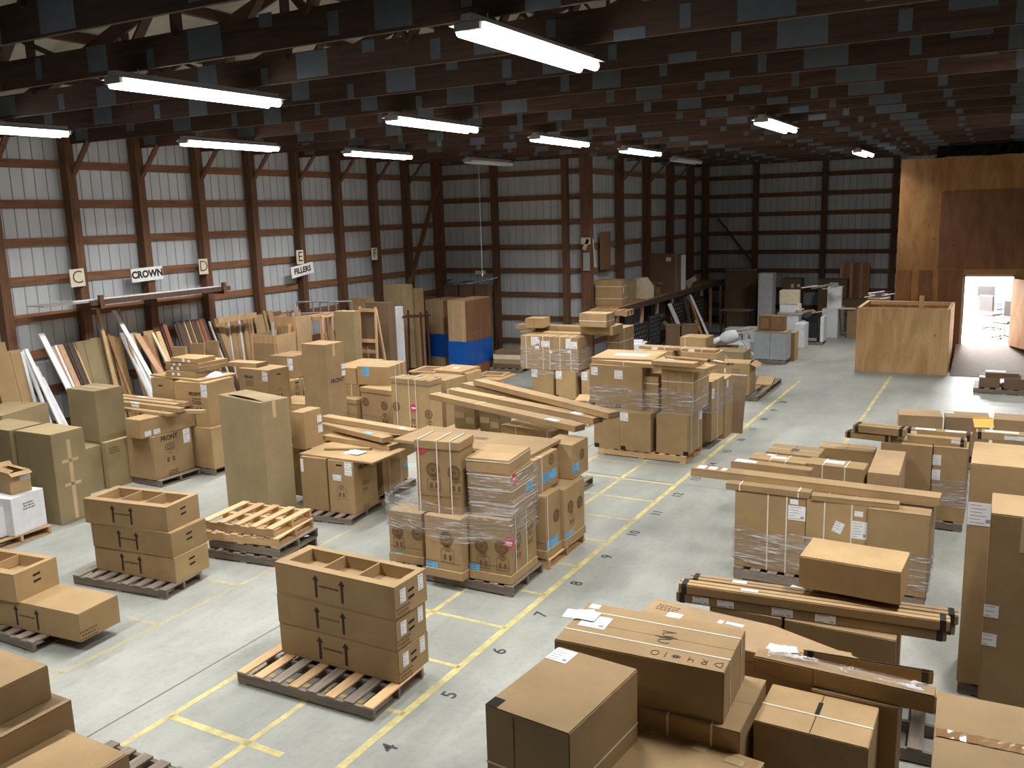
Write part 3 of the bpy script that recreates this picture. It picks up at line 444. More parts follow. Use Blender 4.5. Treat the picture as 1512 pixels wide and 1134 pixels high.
  ('bluecab','left tall cabinet crate with a blue stretch film band, partly behind the right one','tall blue banded crates',(-14.316,21.782,0.0),-2.2,(0.617,1.0,1.936),''),
  ('pal','low pallet under the pile of cream and brown drawer boxes','',(-12.0,21.6,0.0),4.0,(1.0,0.9,0.1),'greyt'),
  ('panel','brown drawer box at the bottom of the short pile','short pile of drawer boxes',(-12.0,21.55,0.1),4.0,(0.9,0.62,0.12),'m=d'),
  ('panel','tan drawer box second in the short pile','short pile of drawer boxes',(-11.97,21.55,0.22),6.0,(0.86,0.62,0.13),'m=k'),
  ('panel','cream drawer box third in the short pile','short pile of drawer boxes',(-12.0,21.55,0.35),4.0,(0.82,0.62,0.13),'m=c'),
  ('panel','dark fronted drawer box topmost in the short pile right of the blue banded crates','short pile of drawer boxes',(-11.97,21.55,0.48),6.0,(0.78,0.62,0.1),'m=d'),
  ('pal','pallet under the grey double cabinet','',(-5.626,25.118,0.0),0.0,(0.868,0.58,0.12),'greyt'),
  ('cab2','grey double door cabinet lying face out, with a particle board top, on a pallet','',(-5.626,25.118,0.12),0.0,(0.888,0.6,0.762),'m=g'),
  ('cb','brown carton end standing right behind the grey double cabinet','',(-5.246,25.738,0.0),0.0,(0.3,0.5,0.8),''),
  ('cab2','small oak wall cabinet with two raised panel doors on the grey cabinet','',(-5.646,25.168,0.898),0.0,(0.7,0.33,0.42),'m=oak'),
  ('cab1','white base unit with a triangular mark lying on its back left of the grey cabinet','white units left of the grey cabinet',(-7.026,26.868,0.0),3.1,(0.507,0.955,0.267),'m=w;tri'),
  ('cab1','white unit with a triangular mark behind the lying base unit, farther left','white units left of the grey cabinet',(-7.753,29.236,0.0),0.0,(0.55,0.6,0.399),'m=w;tri'),
  ('cab1','white unit with a triangular mark directly left behind the grey cabinet','white units left of the grey cabinet',(-7.222,29.095,0.0),0.0,(0.367,0.6,0.449),'m=w;tri'),
  ('cab1','white lower cabinet supporting the cream one behind the oak cabinet','white and cream cabinets right of the oak cabinet',(-5.95,28.9,0.0),0.0,(0.62,0.6,0.95),'m=w'),
  ('panel','grey worktop slab between the white cabinets, behind the oak cabinet','',(-5.9,28.9,0.95),0.0,(0.75,0.66,0.06),'m=g'),
  ('cab1','white wall cabinet on the grey worktop slab','white and cream cabinets right of the oak cabinet',(-5.95,28.95,1.01),0.0,(0.6,0.4,0.25),'m=w'),
  ('cab1','cream cabinet topmost on the white units behind the oak cabinet','white and cream cabinets right of the oak cabinet',(-5.98,28.95,1.26),0.0,(0.56,0.42,0.43),'m=c'),
  ('pal','dark pallet under the black appliance in the right rear rows','',(-5.17,29.071,0.0),0.0,(0.514,0.58,0.1),'greyt'),
  ('cab1','black dishwasher like appliance on a dark pallet','',(-5.253,29.071,0.1),-0.0,(0.368,0.6,0.731),'m=b'),
  ('panel','white side panel standing directly right of the black appliance','',(-4.953,29.091,0.1),0.0,(0.1,0.55,0.78),'m=w'),
  ('cab1','white cabinet wrapped in plastic left of the black appliance','white cabinets in the rear rows',(-5.503,28.601,0.0),-0.0,(0.318,1.0,0.727),'m=w'),
  ('cab1','white cabinet far behind the black appliance, pale scraps on top','white cabinets in the rear rows',(-5.0,31.1,0.0),0.0,(0.5,1.3,0.95),'m=w'),
  ('cab1','upright white cabinet above the far white one, under loose trim','white cabinets in the rear rows',(-4.95,31.0,0.95),6.0,(0.45,0.5,0.7),'m=w'),
  ('panel','pale board lying out over the far white cabinets like a shelf','',(-4.5,30.6,0.96),0.0,(0.55,0.3,0.03),'m=c'),
  ('cb','brown box end under the pale board right of the far white cabinets','',(-4.32,30.7,0.0),0.0,(0.3,0.4,0.955),''),
  ('cab1','tall narrow white pantry cabinet standing against the far wall','',(-7.45,32.2,0.0),0.0,(0.5,0.55,2.0),'m=w'),
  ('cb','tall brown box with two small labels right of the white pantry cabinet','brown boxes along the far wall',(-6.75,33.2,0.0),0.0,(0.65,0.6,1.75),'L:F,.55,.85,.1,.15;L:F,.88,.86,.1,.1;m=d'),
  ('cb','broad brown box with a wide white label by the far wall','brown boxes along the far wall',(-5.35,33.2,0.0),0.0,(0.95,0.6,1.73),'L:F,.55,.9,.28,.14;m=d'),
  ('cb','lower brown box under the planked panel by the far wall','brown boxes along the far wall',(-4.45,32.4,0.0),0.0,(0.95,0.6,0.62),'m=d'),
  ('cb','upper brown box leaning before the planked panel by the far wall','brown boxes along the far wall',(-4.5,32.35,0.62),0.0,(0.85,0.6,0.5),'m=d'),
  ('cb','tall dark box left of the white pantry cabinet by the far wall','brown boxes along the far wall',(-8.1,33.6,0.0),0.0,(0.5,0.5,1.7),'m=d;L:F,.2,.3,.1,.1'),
  ('planked','planked brown wood panel standing behind the far boxes','',(-4.75,33.75,0.0),0.0,(1.0,0.07,2.27),''),
  ('leanpanel','large brown board leaning in the far left corner of the recess','',(-8.606,33.075,0.0),8.0,(1.128,0.06,2.044),'m=d'),
  ('cb','open cardboard box with a hanging flap, right of the big wrapped group','',(-5.208,20.016,0.12),-0.0,(0.601,0.56,0.725),'P:F,.5,.8,.03,40,rows;L:F,-.05,.75,.06,.1;opentop'),
  ('pal','dark pallet under the open box right of the big wrapped group','',(-5.106,20.928,0.0),0.0,(0.785,2.364,0.12),'greyt'),
  ('sheet','flat tan board lying on the pallet right of the open box','',(-4.972,21.542,0.12),8.6,(0.375,1.111,0.04),''),
  ('cb','strapped box standing on boxes behind the big wrapped group, pale lid','',(-6.748,21.758,0.9),-0.4,(0.673,0.637,0.242),'S:y,.2'),
  ('cb','lower box under the strapped pale lid box behind the big wrapped group','',(-6.748,21.758,0.0),0.0,(0.773,0.737,0.9),''),
  ('cb','brown box right of the strapped pale lid box','',(-5.998,22.258,0.0),0.0,(0.8,0.7,0.75),'m=o'),
  ('pal','weathered pallet carrying flat brown cartons near the ramp, at the right frame edge','',(-0.01,22.901,0.0),0.0,(1.01,1.0,0.119),'greyt'),
  ('cb','left brown carton on the weathered pallet near the ramp','cartons on the pallet near the ramp',(-0.201,22.848,0.119),0.0,(0.417,0.7,0.221),'L:T,.2,.3,.2,.15;m=d'),
  ('cb','right brown carton on the weathered pallet near the ramp','cartons on the pallet near the ramp',(0.34,22.779,0.119),-0.0,(0.507,0.7,0.241),'m=d'),
  ('fc','flat carton with a white label lying across the two cartons near the ramp','cartons on the pallet near the ramp',(0.039,22.853,0.341),-0.0,(0.661,0.5,0.108),'L:T,.2,.5,.4,.2;m=d'),
  ('pal','pallet under the three plain boxes beside the yellow envelope','',(-0.454,16.187,0.0),0.0,(2.057,0.93,0.12),'greyt'),
  ('cb','left plain box of the row, turned a little','plain boxes in a row near the right edge',(-1.132,16.006,0.12),8.0,(0.657,0.5,0.7),'m=p'),
  ('cb','middle plain box of the row with a small white label at its corner','plain boxes in a row near the right edge',(-0.441,16.333,0.12),5.0,(0.659,0.5,0.65),'L:T,.06,.75,.14,.14;m=p'),
  ('cb','right plain box of the row, reaching the frame edge','plain boxes in a row near the right edge',(0.271,16.412,0.12),0.0,(0.627,0.5,0.65),'m=p'),
  ('pal','pallet under the crate with the black ended cartons','',(-0.817,12.897,0.0),0.0,(1.023,0.725,0.12),'greyt'),
  ('cb','broad upright box at the left under the black ended cartons','upright boxes under the black ended cartons',(-1.027,12.874,0.12),0.0,(0.622,0.7,1.0),''),
  ('cb','broad upright box with two white labels under the black ended cartons','upright boxes under the black ended cartons',(-0.5,12.919,0.12),0.0,(0.409,0.7,1.0),'L:F,.07,.82,.1,.14;L:F,.07,.62,.1,.14'),
  ('lc','black ended long carton, upper one at the back left of the right rows','black ended long cartons on the right rows',(-1.374,12.658,1.22),-5.0,(0.658,0.218,0.098),'blackend'),
  ('lc','black ended long carton, lower one at the back left of the right rows','black ended long cartons on the right rows',(-1.515,12.666,1.12),-5.1,(0.59,0.14,0.088),'blackend'),
  ('lc','long labelled carton right of the upper black ended one, black taped end','black ended long cartons on the right rows',(-0.678,13.055,1.12),0.0,(0.824,0.14,0.109),'blackend;L:T,.3,.5,.25,.1;L:T,.75,.5,.25,.1;L:F,.12,.6,.1,.05'),
  ('lc','long carton with several folded white labels in front of the others on the right rows','black ended long cartons on the right rows',(-0.835,12.71,1.12),0.0,(1.022,0.13,0.099),'blackend;L:F,.05,.6,.12,.06;L:F,.25,.6,.12,.06;L:F,.9,.7,.15,.06'),
  ('lc','long carton covered with white labels reaching the right frame edge','black ended long cartons on the right rows',(0.376,13.294,1.12),-0.0,(1.228,0.2,0.098),'blackend;L:T,.25,.5,.4,.1;L:F,.4,.5,.3,.06'),
  ('env','yellow padded envelope leaning against the middle plain box','',(-0.139,13.422,1.229),15.2,(0.249,0.16,0.02),''),
  ('pal','pallet under the strapped flat boxes left of the broad upright boxes','',(-1.884,12.094,0.0),0.0,(1.79,1.808,0.12),'greyt'),
  ('cb','plain pale topped box at the right of the strapped middle group','boxes of the strapped middle group at right',(-1.171,11.764,0.12),1.5,(0.353,1.16,0.95),'m=p'),
  ('cb','strapped box with flaps and a square dark gap in its top','boxes of the strapped middle group at right',(-2.398,12.262,0.12),-1.0,(0.696,0.498,0.85),'S:x,.5;gapT'),
  ('cb','strapped box with folded top behind the open gap, beside the square gap box','boxes of the strapped middle group at right',(-1.798,12.836,0.12),0.0,(0.715,0.345,0.819),'S:x,.5;seamT:.5'),
  ('cb','strapped box with a white label on its lid at the front of the middle group','boxes of the strapped middle group at right',(-2.425,11.418,0.12),-2.0,(0.717,0.319,0.95),'S:y,.38;S:y,.65;L:T,.48,.5,.2,.12;L:T,.3,.8,.08,.08'),
  ('cb','strapped box with pinkish straps and a flat white label, right of the lidded one','boxes of the strapped middle group at right',(-1.726,11.445,0.12),-2.0,(0.701,0.329,0.95),'S:y,.3;S:y,.68;L:T,.45,.6,.24,.14'),
  ('cb','low strapped box in front of the pale topped box','boxes of the strapped middle group at right',(-0.93,10.75,0.12),-2.0,(0.75,0.42,0.82),'S:y,.3;S:y,.7;m=p'),
  ('pal','pallet under the film wrapped upright boxes at right','',(-1.568,10.11,0.0),0.0,(2.039,0.557,0.14),'greyt'),
  ('cb','left upright strapped box in the film at right, with a large shipping label','upright strapped boxes wrapped in film at right',(-2.196,10.148,0.14),0.0,(0.803,0.5,0.916),'S:y,.47;S:y,.73;L:F,.87,.8,.19,.17;L:F,.83,.94,.09,.06'),
  ('cb','middle upright strapped box in the film at right, with a tilted tag','upright strapped boxes wrapped in film at right',(-1.469,10.12,0.14),-0.0,(0.644,0.5,0.916),'S:y,.3;S:y,.74;L:F,.53,.7,.1,.13,w,-20;L:F,.9,.7,.16,.2;L:F,.85,.9,.09,.06'),
  ('cb','right upright box in the film at right, slimmer and without straps','upright strapped boxes wrapped in film at right',(-0.844,9.944,0.14),-0.0,(0.611,0.245,0.916),''),
  ('cb','box behind the slim upright box at right','upright strapped boxes wrapped in film at right',(-0.85,10.33,0.14),0.0,(0.62,0.4,0.85),''),
  ('cb','box hidden behind the left strapped box in the film, carrying a long carton','',(-2.3,10.79,0.0),0.0,(0.7,0.3,1.05),''),
  ('lc','longest carton with white labels lying across the film wrapped boxes at right','long cartons on the film wrapped boxes at right',(-1.856,10.317,1.056),-1.5,(2.766,0.219,0.097),'L:T,.04,.5,.1,.14;L:T,.09,.5,.1,.12;L:T,.14,.5,.06,.12'),
  ('lc','strapped shallow carton under the longest one, at its left','long cartons on the film wrapped boxes at right',(-2.231,9.961,1.056),0.2,(0.95,0.15,0.075),'S:y,.17;S:y,.86'),
  ('lc','shallow carton under the longest one, right of the strapped one','long cartons on the film wrapped boxes at right',(-1.3,9.941,1.056),3.1,(0.898,0.13,0.059),''),
  ('lc','labelled long carton behind the longest one on the film wrapped boxes','long cartons on the film wrapped boxes at right',(-2.397,10.827,1.056),-2.9,(0.972,0.168,0.088),'L:T,.14,.5,.2,.14;L:T,.28,.5,.06,.1'),
  ('cb','tall box with a big white shipping label at the right frame edge','tall boxes at the right frame edge',(0.286,8.546,0.12),-0.0,(0.9,0.786,1.984),'L:F,.1,.78,.19,.2'),
  ('cb','nearest tall box at the right frame edge, two labels at its left and brown tape','tall boxes at the right frame edge',(0.358,7.6,0.0),-0.1,(0.7,0.549,1.95),'tapedropF;L:F,.04,.6,.1,.1;L:F,.03,.48,.1,.1'),
  ('pal','pallet under the tall boxes at the right frame edge','',(0.286,8.546,0.0),0.0,(0.881,0.767,0.12),'greyt'),
  ('pal','pallet under the box and banded long cartons in the right foreground','',(-1.1,7.3,0.0),2.0,(1.9,0.85,0.13),'greyt'),
  ('cb','upright box carrying the banded long cartons in the right foreground','boxes under the banded long cartons',(-1.75,7.24,0.13),0.0,(0.6,0.4,0.79),''),
  ('cb','brown box right of centre under the banded long cartons, standing on its pallet','boxes under the banded long cartons',(-1.0,7.24,0.13),0.0,(0.85,0.4,0.79),''),
  ('lc','labelled long carton lying under the banded pair in the right foreground','banded long cartons in the right foreground',(-1.286,7.153,0.92),4.8,(2.109,0.13,0.088),'blackend;L:F,.1,.5,.14,.06;L:F,.2,.5,.14,.06;L:F,.42,.5,.17,.07;L:F,.58,.5,.16,.07'),
  ('lc','long carton under the rear of the banded pair in the right foreground','banded long cartons in the right foreground',(-1.236,7.293,0.92),4.8,(2.109,0.12,0.088),'blackend'),
  ('lc','front upper long carton of the banded pair in the right foreground','banded long cartons in the right foreground',(-1.266,7.143,1.008),4.8,(2.109,0.12,0.085),'blackend;L:T,.28,.5,.14,.04'),
  ('lc','rear upper long carton of the banded pair in the right foreground','banded long cartons in the right foreground',(-1.216,7.293,1.008),4.8,(2.109,0.12,0.085),'blackend;L:T,.2,.5,.12,.05'),
  ('cb','plain box standing on the banded long cartons, in front of the film wrapped boxes','',(-0.954,7.442,1.15),-2.2,(0.778,0.477,0.275),''),
  ('cb','box under the plain box behind the banded long cartons','',(-0.954,7.682,0.13),0.0,(0.7,0.42,1.02),''),
  ('taper','broad tapering flat carton with white labels and a green sticker, right foreground','',(-1.331,6.415,0.95),-4.6,(2.251,0.5,0.08),''),
  ('cb','box under the broad tapering flat carton in the right foreground','',(-1.431,6.415,0.0),2.0,(1.2,0.4,0.95),''),
  ('pal','pallet under the marker signed box group in the right foreground','',(-1.958,5.554,0.0),0.0,(1.31,0.793,0.13),'greyt'),
  ('cb','strapped box under the marker signed box in the right foreground','foreground boxes round the marker signed one',(-1.633,5.507,0.13),0.1,(0.679,0.72,0.87),'S:y,.3;S:y,.73;L:F,.62,.72,.12,.08'),
  ('cb','box under the left part of the marker signed box, beside the nearest big box','foreground boxes round the marker signed one',(-2.313,5.66,0.13),0.0,(0.62,0.6,0.87),''),
  ('cb','wide box with marker handwriting and two white straps on top, right foreground','foreground boxes round the marker signed one',(-2.01,5.484,1.0),2.3,(1.172,0.643,0.361),'S:x,.28;S:x,.78;L:T,.14,.55,.2,.19;L:T,.06,.92,.08,.07;scrawl'),
  ('cb','big plain box nearest the camera, white label on top and an open notched corner','foreground boxes round the marker signed one',(-2.264,4.616,0.0),-5.8,(0.589,0.86,1.35),'L:T,.12,.88,.16,.17;S:z,.72;notch;seamF:.35'),
  ('cb','big taped box at the bottom edge, right of the nearest plain box','foreground boxes round the marker signed one',(-1.561,4.844,0.0),-6.2,(0.799,0.664,0.85),'tapebits'),
  ('cb','strapped box with a gap between its four top flaps, lower right foreground','foreground boxes round the marker signed one',(-0.907,5.614,0.0),-0.5,(0.695,0.513,0.98),'S:x,.45;gap4'),
  ('cb','upright box under the long film covered carton in the lower right','',(-0.72,6.05,0.0),0.0,(0.55,0.35,1.0),''),
  ('lc','long carton with crumpled film along its top, lower right foreground','',(-0.817,5.975,1.0),-1.7,(1.168,0.126,0.131),'seamF:.35'),
  ('lc','thin long carton with a black banded end behind the film covered one','',(-0.685,6.192,1.036),4.9,(0.845,0.008,0.099),'blackend'),
  ('cb','large box with glossy brown tape across its top in the lower right corner','',(0.266,5.234,0.0),2.1,(0.931,0.854,1.3),'T2'),
  ('opencrate','open topped tan crate holding wood offcuts, right of the strip rack on the left wall','cartons and crates stored along the left wall',(-14.087,14.554,0.0),5.6,(0.677,0.683,1.855),''),
  ('opencrate','tall orange tan open crate behind the low crate of offcuts','cartons and crates stored along the left wall',(-14.148,15.265,0.0),4.3,(0.6,0.55,2.165),''),
  ('studframe','rack of upright wooden studs joined by a top rail, beside the tall orange tan crate','',(-13.798,16.265,0.0),-3.0,(0.5,1.3,2.121),''),
  ('cb','folded upright carton with a pale front face behind the tall narrow FRONT box','cartons standing behind the FRONT boxes',(-13.008,15.79,0.0),5.0,(0.529,0.25,2.242),'m=o'),
  ('cb','square tan carton on end behind the metal frames near the left wall','cartons and crates stored along the left wall',(-14.736,18.512,0.0),0.0,(0.534,0.4,2.252),''),
  ('cb','tall grey brown carton standing right of the wooden easel frame','cartons standing behind the FRONT boxes',(-13.735,17.99,0.0),-0.0,(0.702,0.3,2.207),'m=d'),
  ('cab1','narrow white panel cabinet right of the tall grey brown carton','',(-13.701,18.588,0.0),-0.0,(0.17,0.4,2.03),'m=w'),
  ('cb','tallest folded carton with a creased top near the back left corner','cartons near the back left corner',(-14.242,19.462,0.0),-0.0,(0.711,0.35,2.534),'m=o;seamF:.8'),
  ('cb','orange tan tall carton right of the creased one near the back left corner','cartons near the back left corner',(-13.999,19.899,0.0),-0.0,(0.321,0.35,2.384),''),
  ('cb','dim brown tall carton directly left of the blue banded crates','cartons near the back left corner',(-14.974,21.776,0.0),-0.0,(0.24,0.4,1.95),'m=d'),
  ('cb','slim upright tan carton standing in front of the brown stool','',(-13.938,19.299,0.0),0.0,(0.276,0.12,1.2),''),
  ('easel','wooden easel like frame with a slanted brace behind the tall narrow FRONT box','',(-13.54,17.376,0.0),0.0,(0.529,0.5,2.177),''),
  ('metalframe','grey metal rail frame lying high behind the crates, left one','grey metal rail frames',(-14.951,16.878,0.0),35.0,(0.75,0.3,2.326),''),
  ('metalframe','grey metal rail frame behind the crates, right one','grey metal rail frames',(-14.828,17.598,0.0),35.0,(0.788,0.3,2.257),''),
  ('cb','low upright carton piece in front of the dark strips, left of three','low carton pieces before the dark strips',(-14.451,12.294,0.0),20.0,(0.291,0.08,1.857),''),
  ('cb','low upright carton piece in front of the dark strips, middle of three','low carton pieces before the dark strips',(-14.447,12.751,0.0),20.0,(0.297,0.08,1.862),''),
  ('cb','low upright carton piece in front of the dark strips, right of three','low carton pieces before the dark strips',(-14.463,13.162,0.0),20.0,(0.264,0.08,1.857),''),
]
# ================================================================ SETTING
XL, XJ, XR = -15.47, -10.37, 9.0             # left wall, recess wall, right wall
YB, YF, YN = 23.35, 34.25, -5.0              # back wall, far wall, wall behind the camera
def floor_mat():
    m, nt, b = mat_new('concrete_floor'); L = nt.links.new
    tc = N(nt, 'ShaderNodeTexCoord')
    n1 = N(nt, 'ShaderNodeTexNoise', i_Scale=.35, i_Detail=6.0, i_Roughness=.6, i_Distortion=.4); L(tc.outputs['Object'], n1.inputs['Vector'])
    mp = N(nt, 'ShaderNodeMapping'); mp.inputs['Scale'].default_value = (1.6, .45, 1); mp.inputs['Rotation'].default_value = (0, 0, .5); L(tc.outputs['Object'], mp.inputs[0])
    n2 = N(nt, 'ShaderNodeTexNoise', i_Scale=1.6, i_Detail=8.0, i_Roughness=.68, i_Distortion=.7); L(mp.outputs[0], n2.inputs['Vector'])
    n3 = N(nt, 'ShaderNodeTexNoise', i_Scale=14.0, i_Detail=6.0, i_Roughness=.7); L(tc.outputs['Object'], n3.inputs['Vector'])
    c1 = N(nt, 'ShaderNodeValToRGB'); e = c1.color_ramp.elements; e[0].position = .3; e[1].position = .72; e[0].color = (.23, .238, .214, 1); e[1].color = (.40, .405, .375, 1); L(n1.outputs['Fac'], c1.inputs[0])
    c2 = N(nt, 'ShaderNodeValToRGB'); e = c2.color_ramp.elements; e[0].position = .33; e[1].position = .62; e[0].color = (.84, .86, .85, 1); e[1].color = (1.05, 1.05, 1.04, 1); L(n2.outputs['Fac'], c2.inputs[0])
    c3 = N(nt, 'ShaderNodeValToRGB'); e = c3.color_ramp.elements; e[0].position = .28; e[1].position = .5; e[0].color = (.82, .82, .82, 1); e[1].color = (1.02, 1.02, 1.02, 1); L(n3.outputs['Fac'], c3.inputs[0])
    a = N(nt, 'ShaderNodeMix', data_type='RGBA', blend_type='MULTIPLY'); a.inputs[0].default_value = 1; L(c1.outputs[0], a.inputs[6]); L(c2.outputs[0], a.inputs[7])
    c = N(nt, 'ShaderNodeMix', data_type='RGBA', blend_type='MULTIPLY'); c.inputs[0].default_value = .8; L(a.outputs[2], c.inputs[6]); L(c3.outputs[0], c.inputs[7])
    L(c.outputs[2], b.inputs['Base Color'])
    r = N(nt, 'ShaderNodeMapRange'); r.inputs['To Min'].default_value = .42; r.inputs['To Max'].default_value = .62; L(n2.outputs['Fac'], r.inputs['Value']); L(r.outputs[0], b.inputs['Roughness'])
    bp = N(nt, 'ShaderNodeBump', i_Strength=.05, i_Distance=.02); L(n3.outputs['Fac'], bp.inputs['Height']); L(bp.outputs[0], b.inputs['Normal'])
    return m
def worn_paint(name, col, lo, hi):
    m, nt, b = mat_new(name); L = nt.links.new; out = nt.nodes['Material Output']
    tc = N(nt, 'ShaderNodeTexCoord'); no = N(nt, 'ShaderNodeTexNoise', i_Scale=3.0, i_Detail=8.0, i_Roughness=.75); L(tc.outputs['Object'], no.inputs['Vector'])
    r = N(nt, 'ShaderNodeMapRange'); r.inputs['From Min'].default_value = .35; r.inputs['From Max'].default_value = .62; r.inputs['To Min'].default_value = lo; r.inputs['To Max'].default_value = hi; L(no.outputs['Fac'], r.inputs['Value'])
    tr = N(nt, 'ShaderNodeBsdfTransparent'); mx = N(nt, 'ShaderNodeMixShader'); b.inputs['Base Color'].default_value = (*col, 1); b.inputs['Roughness'].default_value = .6
    L(r.outputs[0], mx.inputs[0]); L(tr.outputs[0], mx.inputs[1]); L(b.outputs[0], mx.inputs[2]); L(mx.outputs[0], out.inputs['Surface'])
    return m
b = MB(); b.box(XL-.2, XR, YN, YF+.2, -.2, 0); floor = b.build('floor', floor_mat()); tag(floor, kind='structure')
M_yel = worn_paint('worn_yellow_paint', (.80, .68, .27), .30, .80)
M_yelf = worn_paint('faded_yellow_paint', (.72, .60, .28), .0, .5)
M_sten = worn_paint('worn_black_stencil_paint', (.05, .06, .06), .55, .95)
M_crack = simple('floor_joint', (.12, .12, .11), .9)
def strip(name, x0, y0, x1, y1, w, mat, z=.0025):
    a = Vector((x0, y0, 0)); c = Vector((x1, y1, 0)); d = (c-a).normalized(); n_ = Vector((-d.y, d.x, 0))*(w/2); seg = 8
    b = MB()
    for i in range(seg):
        p = a.lerp(c, i/seg); q = a.lerp(c, (i+1)/seg); up = Vector((0, 0, z))
        b.poly([p-n_+up, p+n_+up, q+n_+up, q-n_+up], [(0, 1, 2, 3)])
    return b.build(name, mat, floor)
Y0 = 5.729; DY = .9145
strip('painted_line', -4.365, 3.5, -4.365, 22.6, .075, M_yel)
strip('painted_line', -5.285, 3.2, -5.285, 14.3, .06, M_yel)
strip('painted_line', -6.21, 3.2, -6.21, 14.8, .065, M_yel)
strip('painted_line', -2.40, 11.5, -2.40, 24.0, .07, M_yel)
strip('painted_line', -7.80, 4.5, -7.80, 12.5, .06, M_yelf)
strip('painted_line', -9.1, 7.0, -9.1, 20, .05, M_yelf)
for k in range(-1, 15):
    y = Y0+k*DY
    strip('painted_cross_line', -6.21, y-.93 if k == -1 else y, -4.365, y-.93 if k == -1 else y, .05 if k > 0 else .06, M_yel if k < 9 else M_yelf)
strip('painted_cross_line', -6.21, 4.79, -4.9, 4.79, .07, M_yel)
for k in range(0, 5): strip('painted_cross_line', -8.3, 4.85+k*1.15, -7.8, 4.85+k*1.15, .06, M_yelf)
strip('floor_joint', -6.59, 2, -6.59, 23.3, .014, M_crack, .0015)
strip('floor_joint', -9.0, 13.3, -4.6, 13.12, .014, M_crack, .0015); strip('floor_joint', -4.6, 13.12, 2.0, 13.2, .010, M_crack, .0015)
for k in range(17):
    n_ = 4+k; me = text_mesh(str(n_), .21, .0012, .0004)
    o = link('stencilled_number', me, M_sten, floor); o.location = (-4.175, 5.262+k*.9145, .003); o.rotation_euler = (0, 0, PI/2)
# ---- walls: ribbed metal siding, horizontal girts, laminated posts
def siding_mat():
    m, nt, b = mat_new('white_metal_siding'); L = nt.links.new
    tc = N(nt, 'ShaderNodeTexCoord'); n1 = N(nt, 'ShaderNodeTexNoise', i_Scale=.8, i_Detail=5.0); mp = N(nt, 'ShaderNodeMapping'); mp.inputs['Scale'].default_value = (3, 3, .5); L(tc.outputs['Object'], mp.inputs[0]); L(mp.outputs[0], n1.inputs['Vector'])
    c = N(nt, 'ShaderNodeValToRGB'); e = c.color_ramp.elements; e[0].position = .3; e[1].position = .7; e[0].color = (.45, .485, .52, 1); e[1].color = (.59, .625, .655, 1); L(n1.outputs['Fac'], c.inputs[0]); L(c.outputs[0], b.inputs['Base Color'])
    b.inputs['Roughness'].default_value = .42; b.inputs['Metallic'].default_value = .1
    return m
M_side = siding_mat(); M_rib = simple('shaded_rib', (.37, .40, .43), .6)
def siding(name, a, c, z1, nrm):
    """ribbed sheet from a to c (xy), facing nrm"""
    a = Vector((*a, 0)); c = Vector((*c, 0)); d = (c-a); Ln = d.length; d.normalize(); n_ = Vector((*nrm, 0))
    prof = []; s = 0; pitch = .2286
    while s < Ln:
        prof += [(s, 0, 0), (s+.006, .012, 1), (s+.016, .012, 1), (s+.022, 0, 0)]
        s += pitch
    prof.append((Ln, 0, 0)); b = MB()
    for i in range(len(prof)-1):
        p, q = prof[i], prof[i+1]
        if q[0] > Ln: break
        P = [a+d*t[0]+n_*t[1] for t in (p, q)]
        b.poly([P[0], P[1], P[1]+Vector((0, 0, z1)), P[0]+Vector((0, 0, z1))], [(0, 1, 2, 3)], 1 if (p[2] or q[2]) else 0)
    # backing gives the sheet a real thickness
    o = a-n_*.06; o2 = c-n_*.06; o3 = o-n_*.05; o4 = o2-n_*.05
    vs = [o, o2, o4, o3]; vs += [v+Vector((0, 0, z1)) for v in vs]
    b.poly(vs, [(0, 1, 2, 3), (4, 5, 6, 7), (0, 1, 5, 4), (1, 2, 6, 5), (2, 3, 7, 6), (3, 0, 4, 7)], 0)
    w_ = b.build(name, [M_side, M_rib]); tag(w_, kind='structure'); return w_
WH = ZT+.35
GZ = [.69*k+.0 for k in range(0, 9)]
gz = [HC+g*15.47 for g in (.0748, .029, -.0147, -.0583, -.1017, -.1450)]; gz += [gz[-1]-.676, gz[-1]-1.352, .1]
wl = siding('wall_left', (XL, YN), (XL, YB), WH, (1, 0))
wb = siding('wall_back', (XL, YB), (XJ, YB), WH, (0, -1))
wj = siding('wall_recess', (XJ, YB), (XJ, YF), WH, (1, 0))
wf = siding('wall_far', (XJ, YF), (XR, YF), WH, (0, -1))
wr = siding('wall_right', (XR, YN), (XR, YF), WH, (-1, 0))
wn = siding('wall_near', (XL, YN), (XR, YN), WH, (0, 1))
M_bounce = simple('bounce_lowering_brown', (.20, .13, .08), .8)  # made-up brown for the unseen walls, added to lower bounced light
for w_ in (wr, wn): w_.data.materials.clear(); w_.data.materials.append(M_bounce); w_.data.materials.append(M_bounce)
def girt(par, a, c, z, h=.15, mat=None):
    b = MB(); b.beam((*a, z), (*c, z), .04, h, mi=0); b.build('girt', mat or W_girt, par)
for z in gz:
    girt(wl, (XL+.03, YN), (XL+.03, YB), z); girt(wr, (XR-.03, YN), (XR-.03, YF), z)
    girt(wn, (XL, YN+.03), (XR, YN+.03), z, mat=W_girtX)
hb = lambda y, px: 0
gb = [HC+g*YB for g in (.0502, .0205, -.0093, -.0395, -.0685, -.0985)]; gb += [gb[-1]-.69, gb[-1]-1.38, .12]
for z in gb: girt(wb, (XL, YB-.03), (XJ, YB-.03), z, mat=W_girtX)
gf = [5.40, 4.72, 4.03, 3.34, 2.64, 1.945, 1.25, .6, .12]
for z in gf: girt(wf, (XJ, YF-.03), (XR, YF-.03), z, .16, mat=W_girtX); girt(wj, (XJ+.03, YB), (XJ+.03, YF), z, .15)
def post(par, x, y, sx, sy, z1=WH, nm='post'):
    b = MB(); b.box(x-sx/2, x+sx/2, y-sy/2, y+sy/2, 0, z1); b.build(nm, W_post, par)
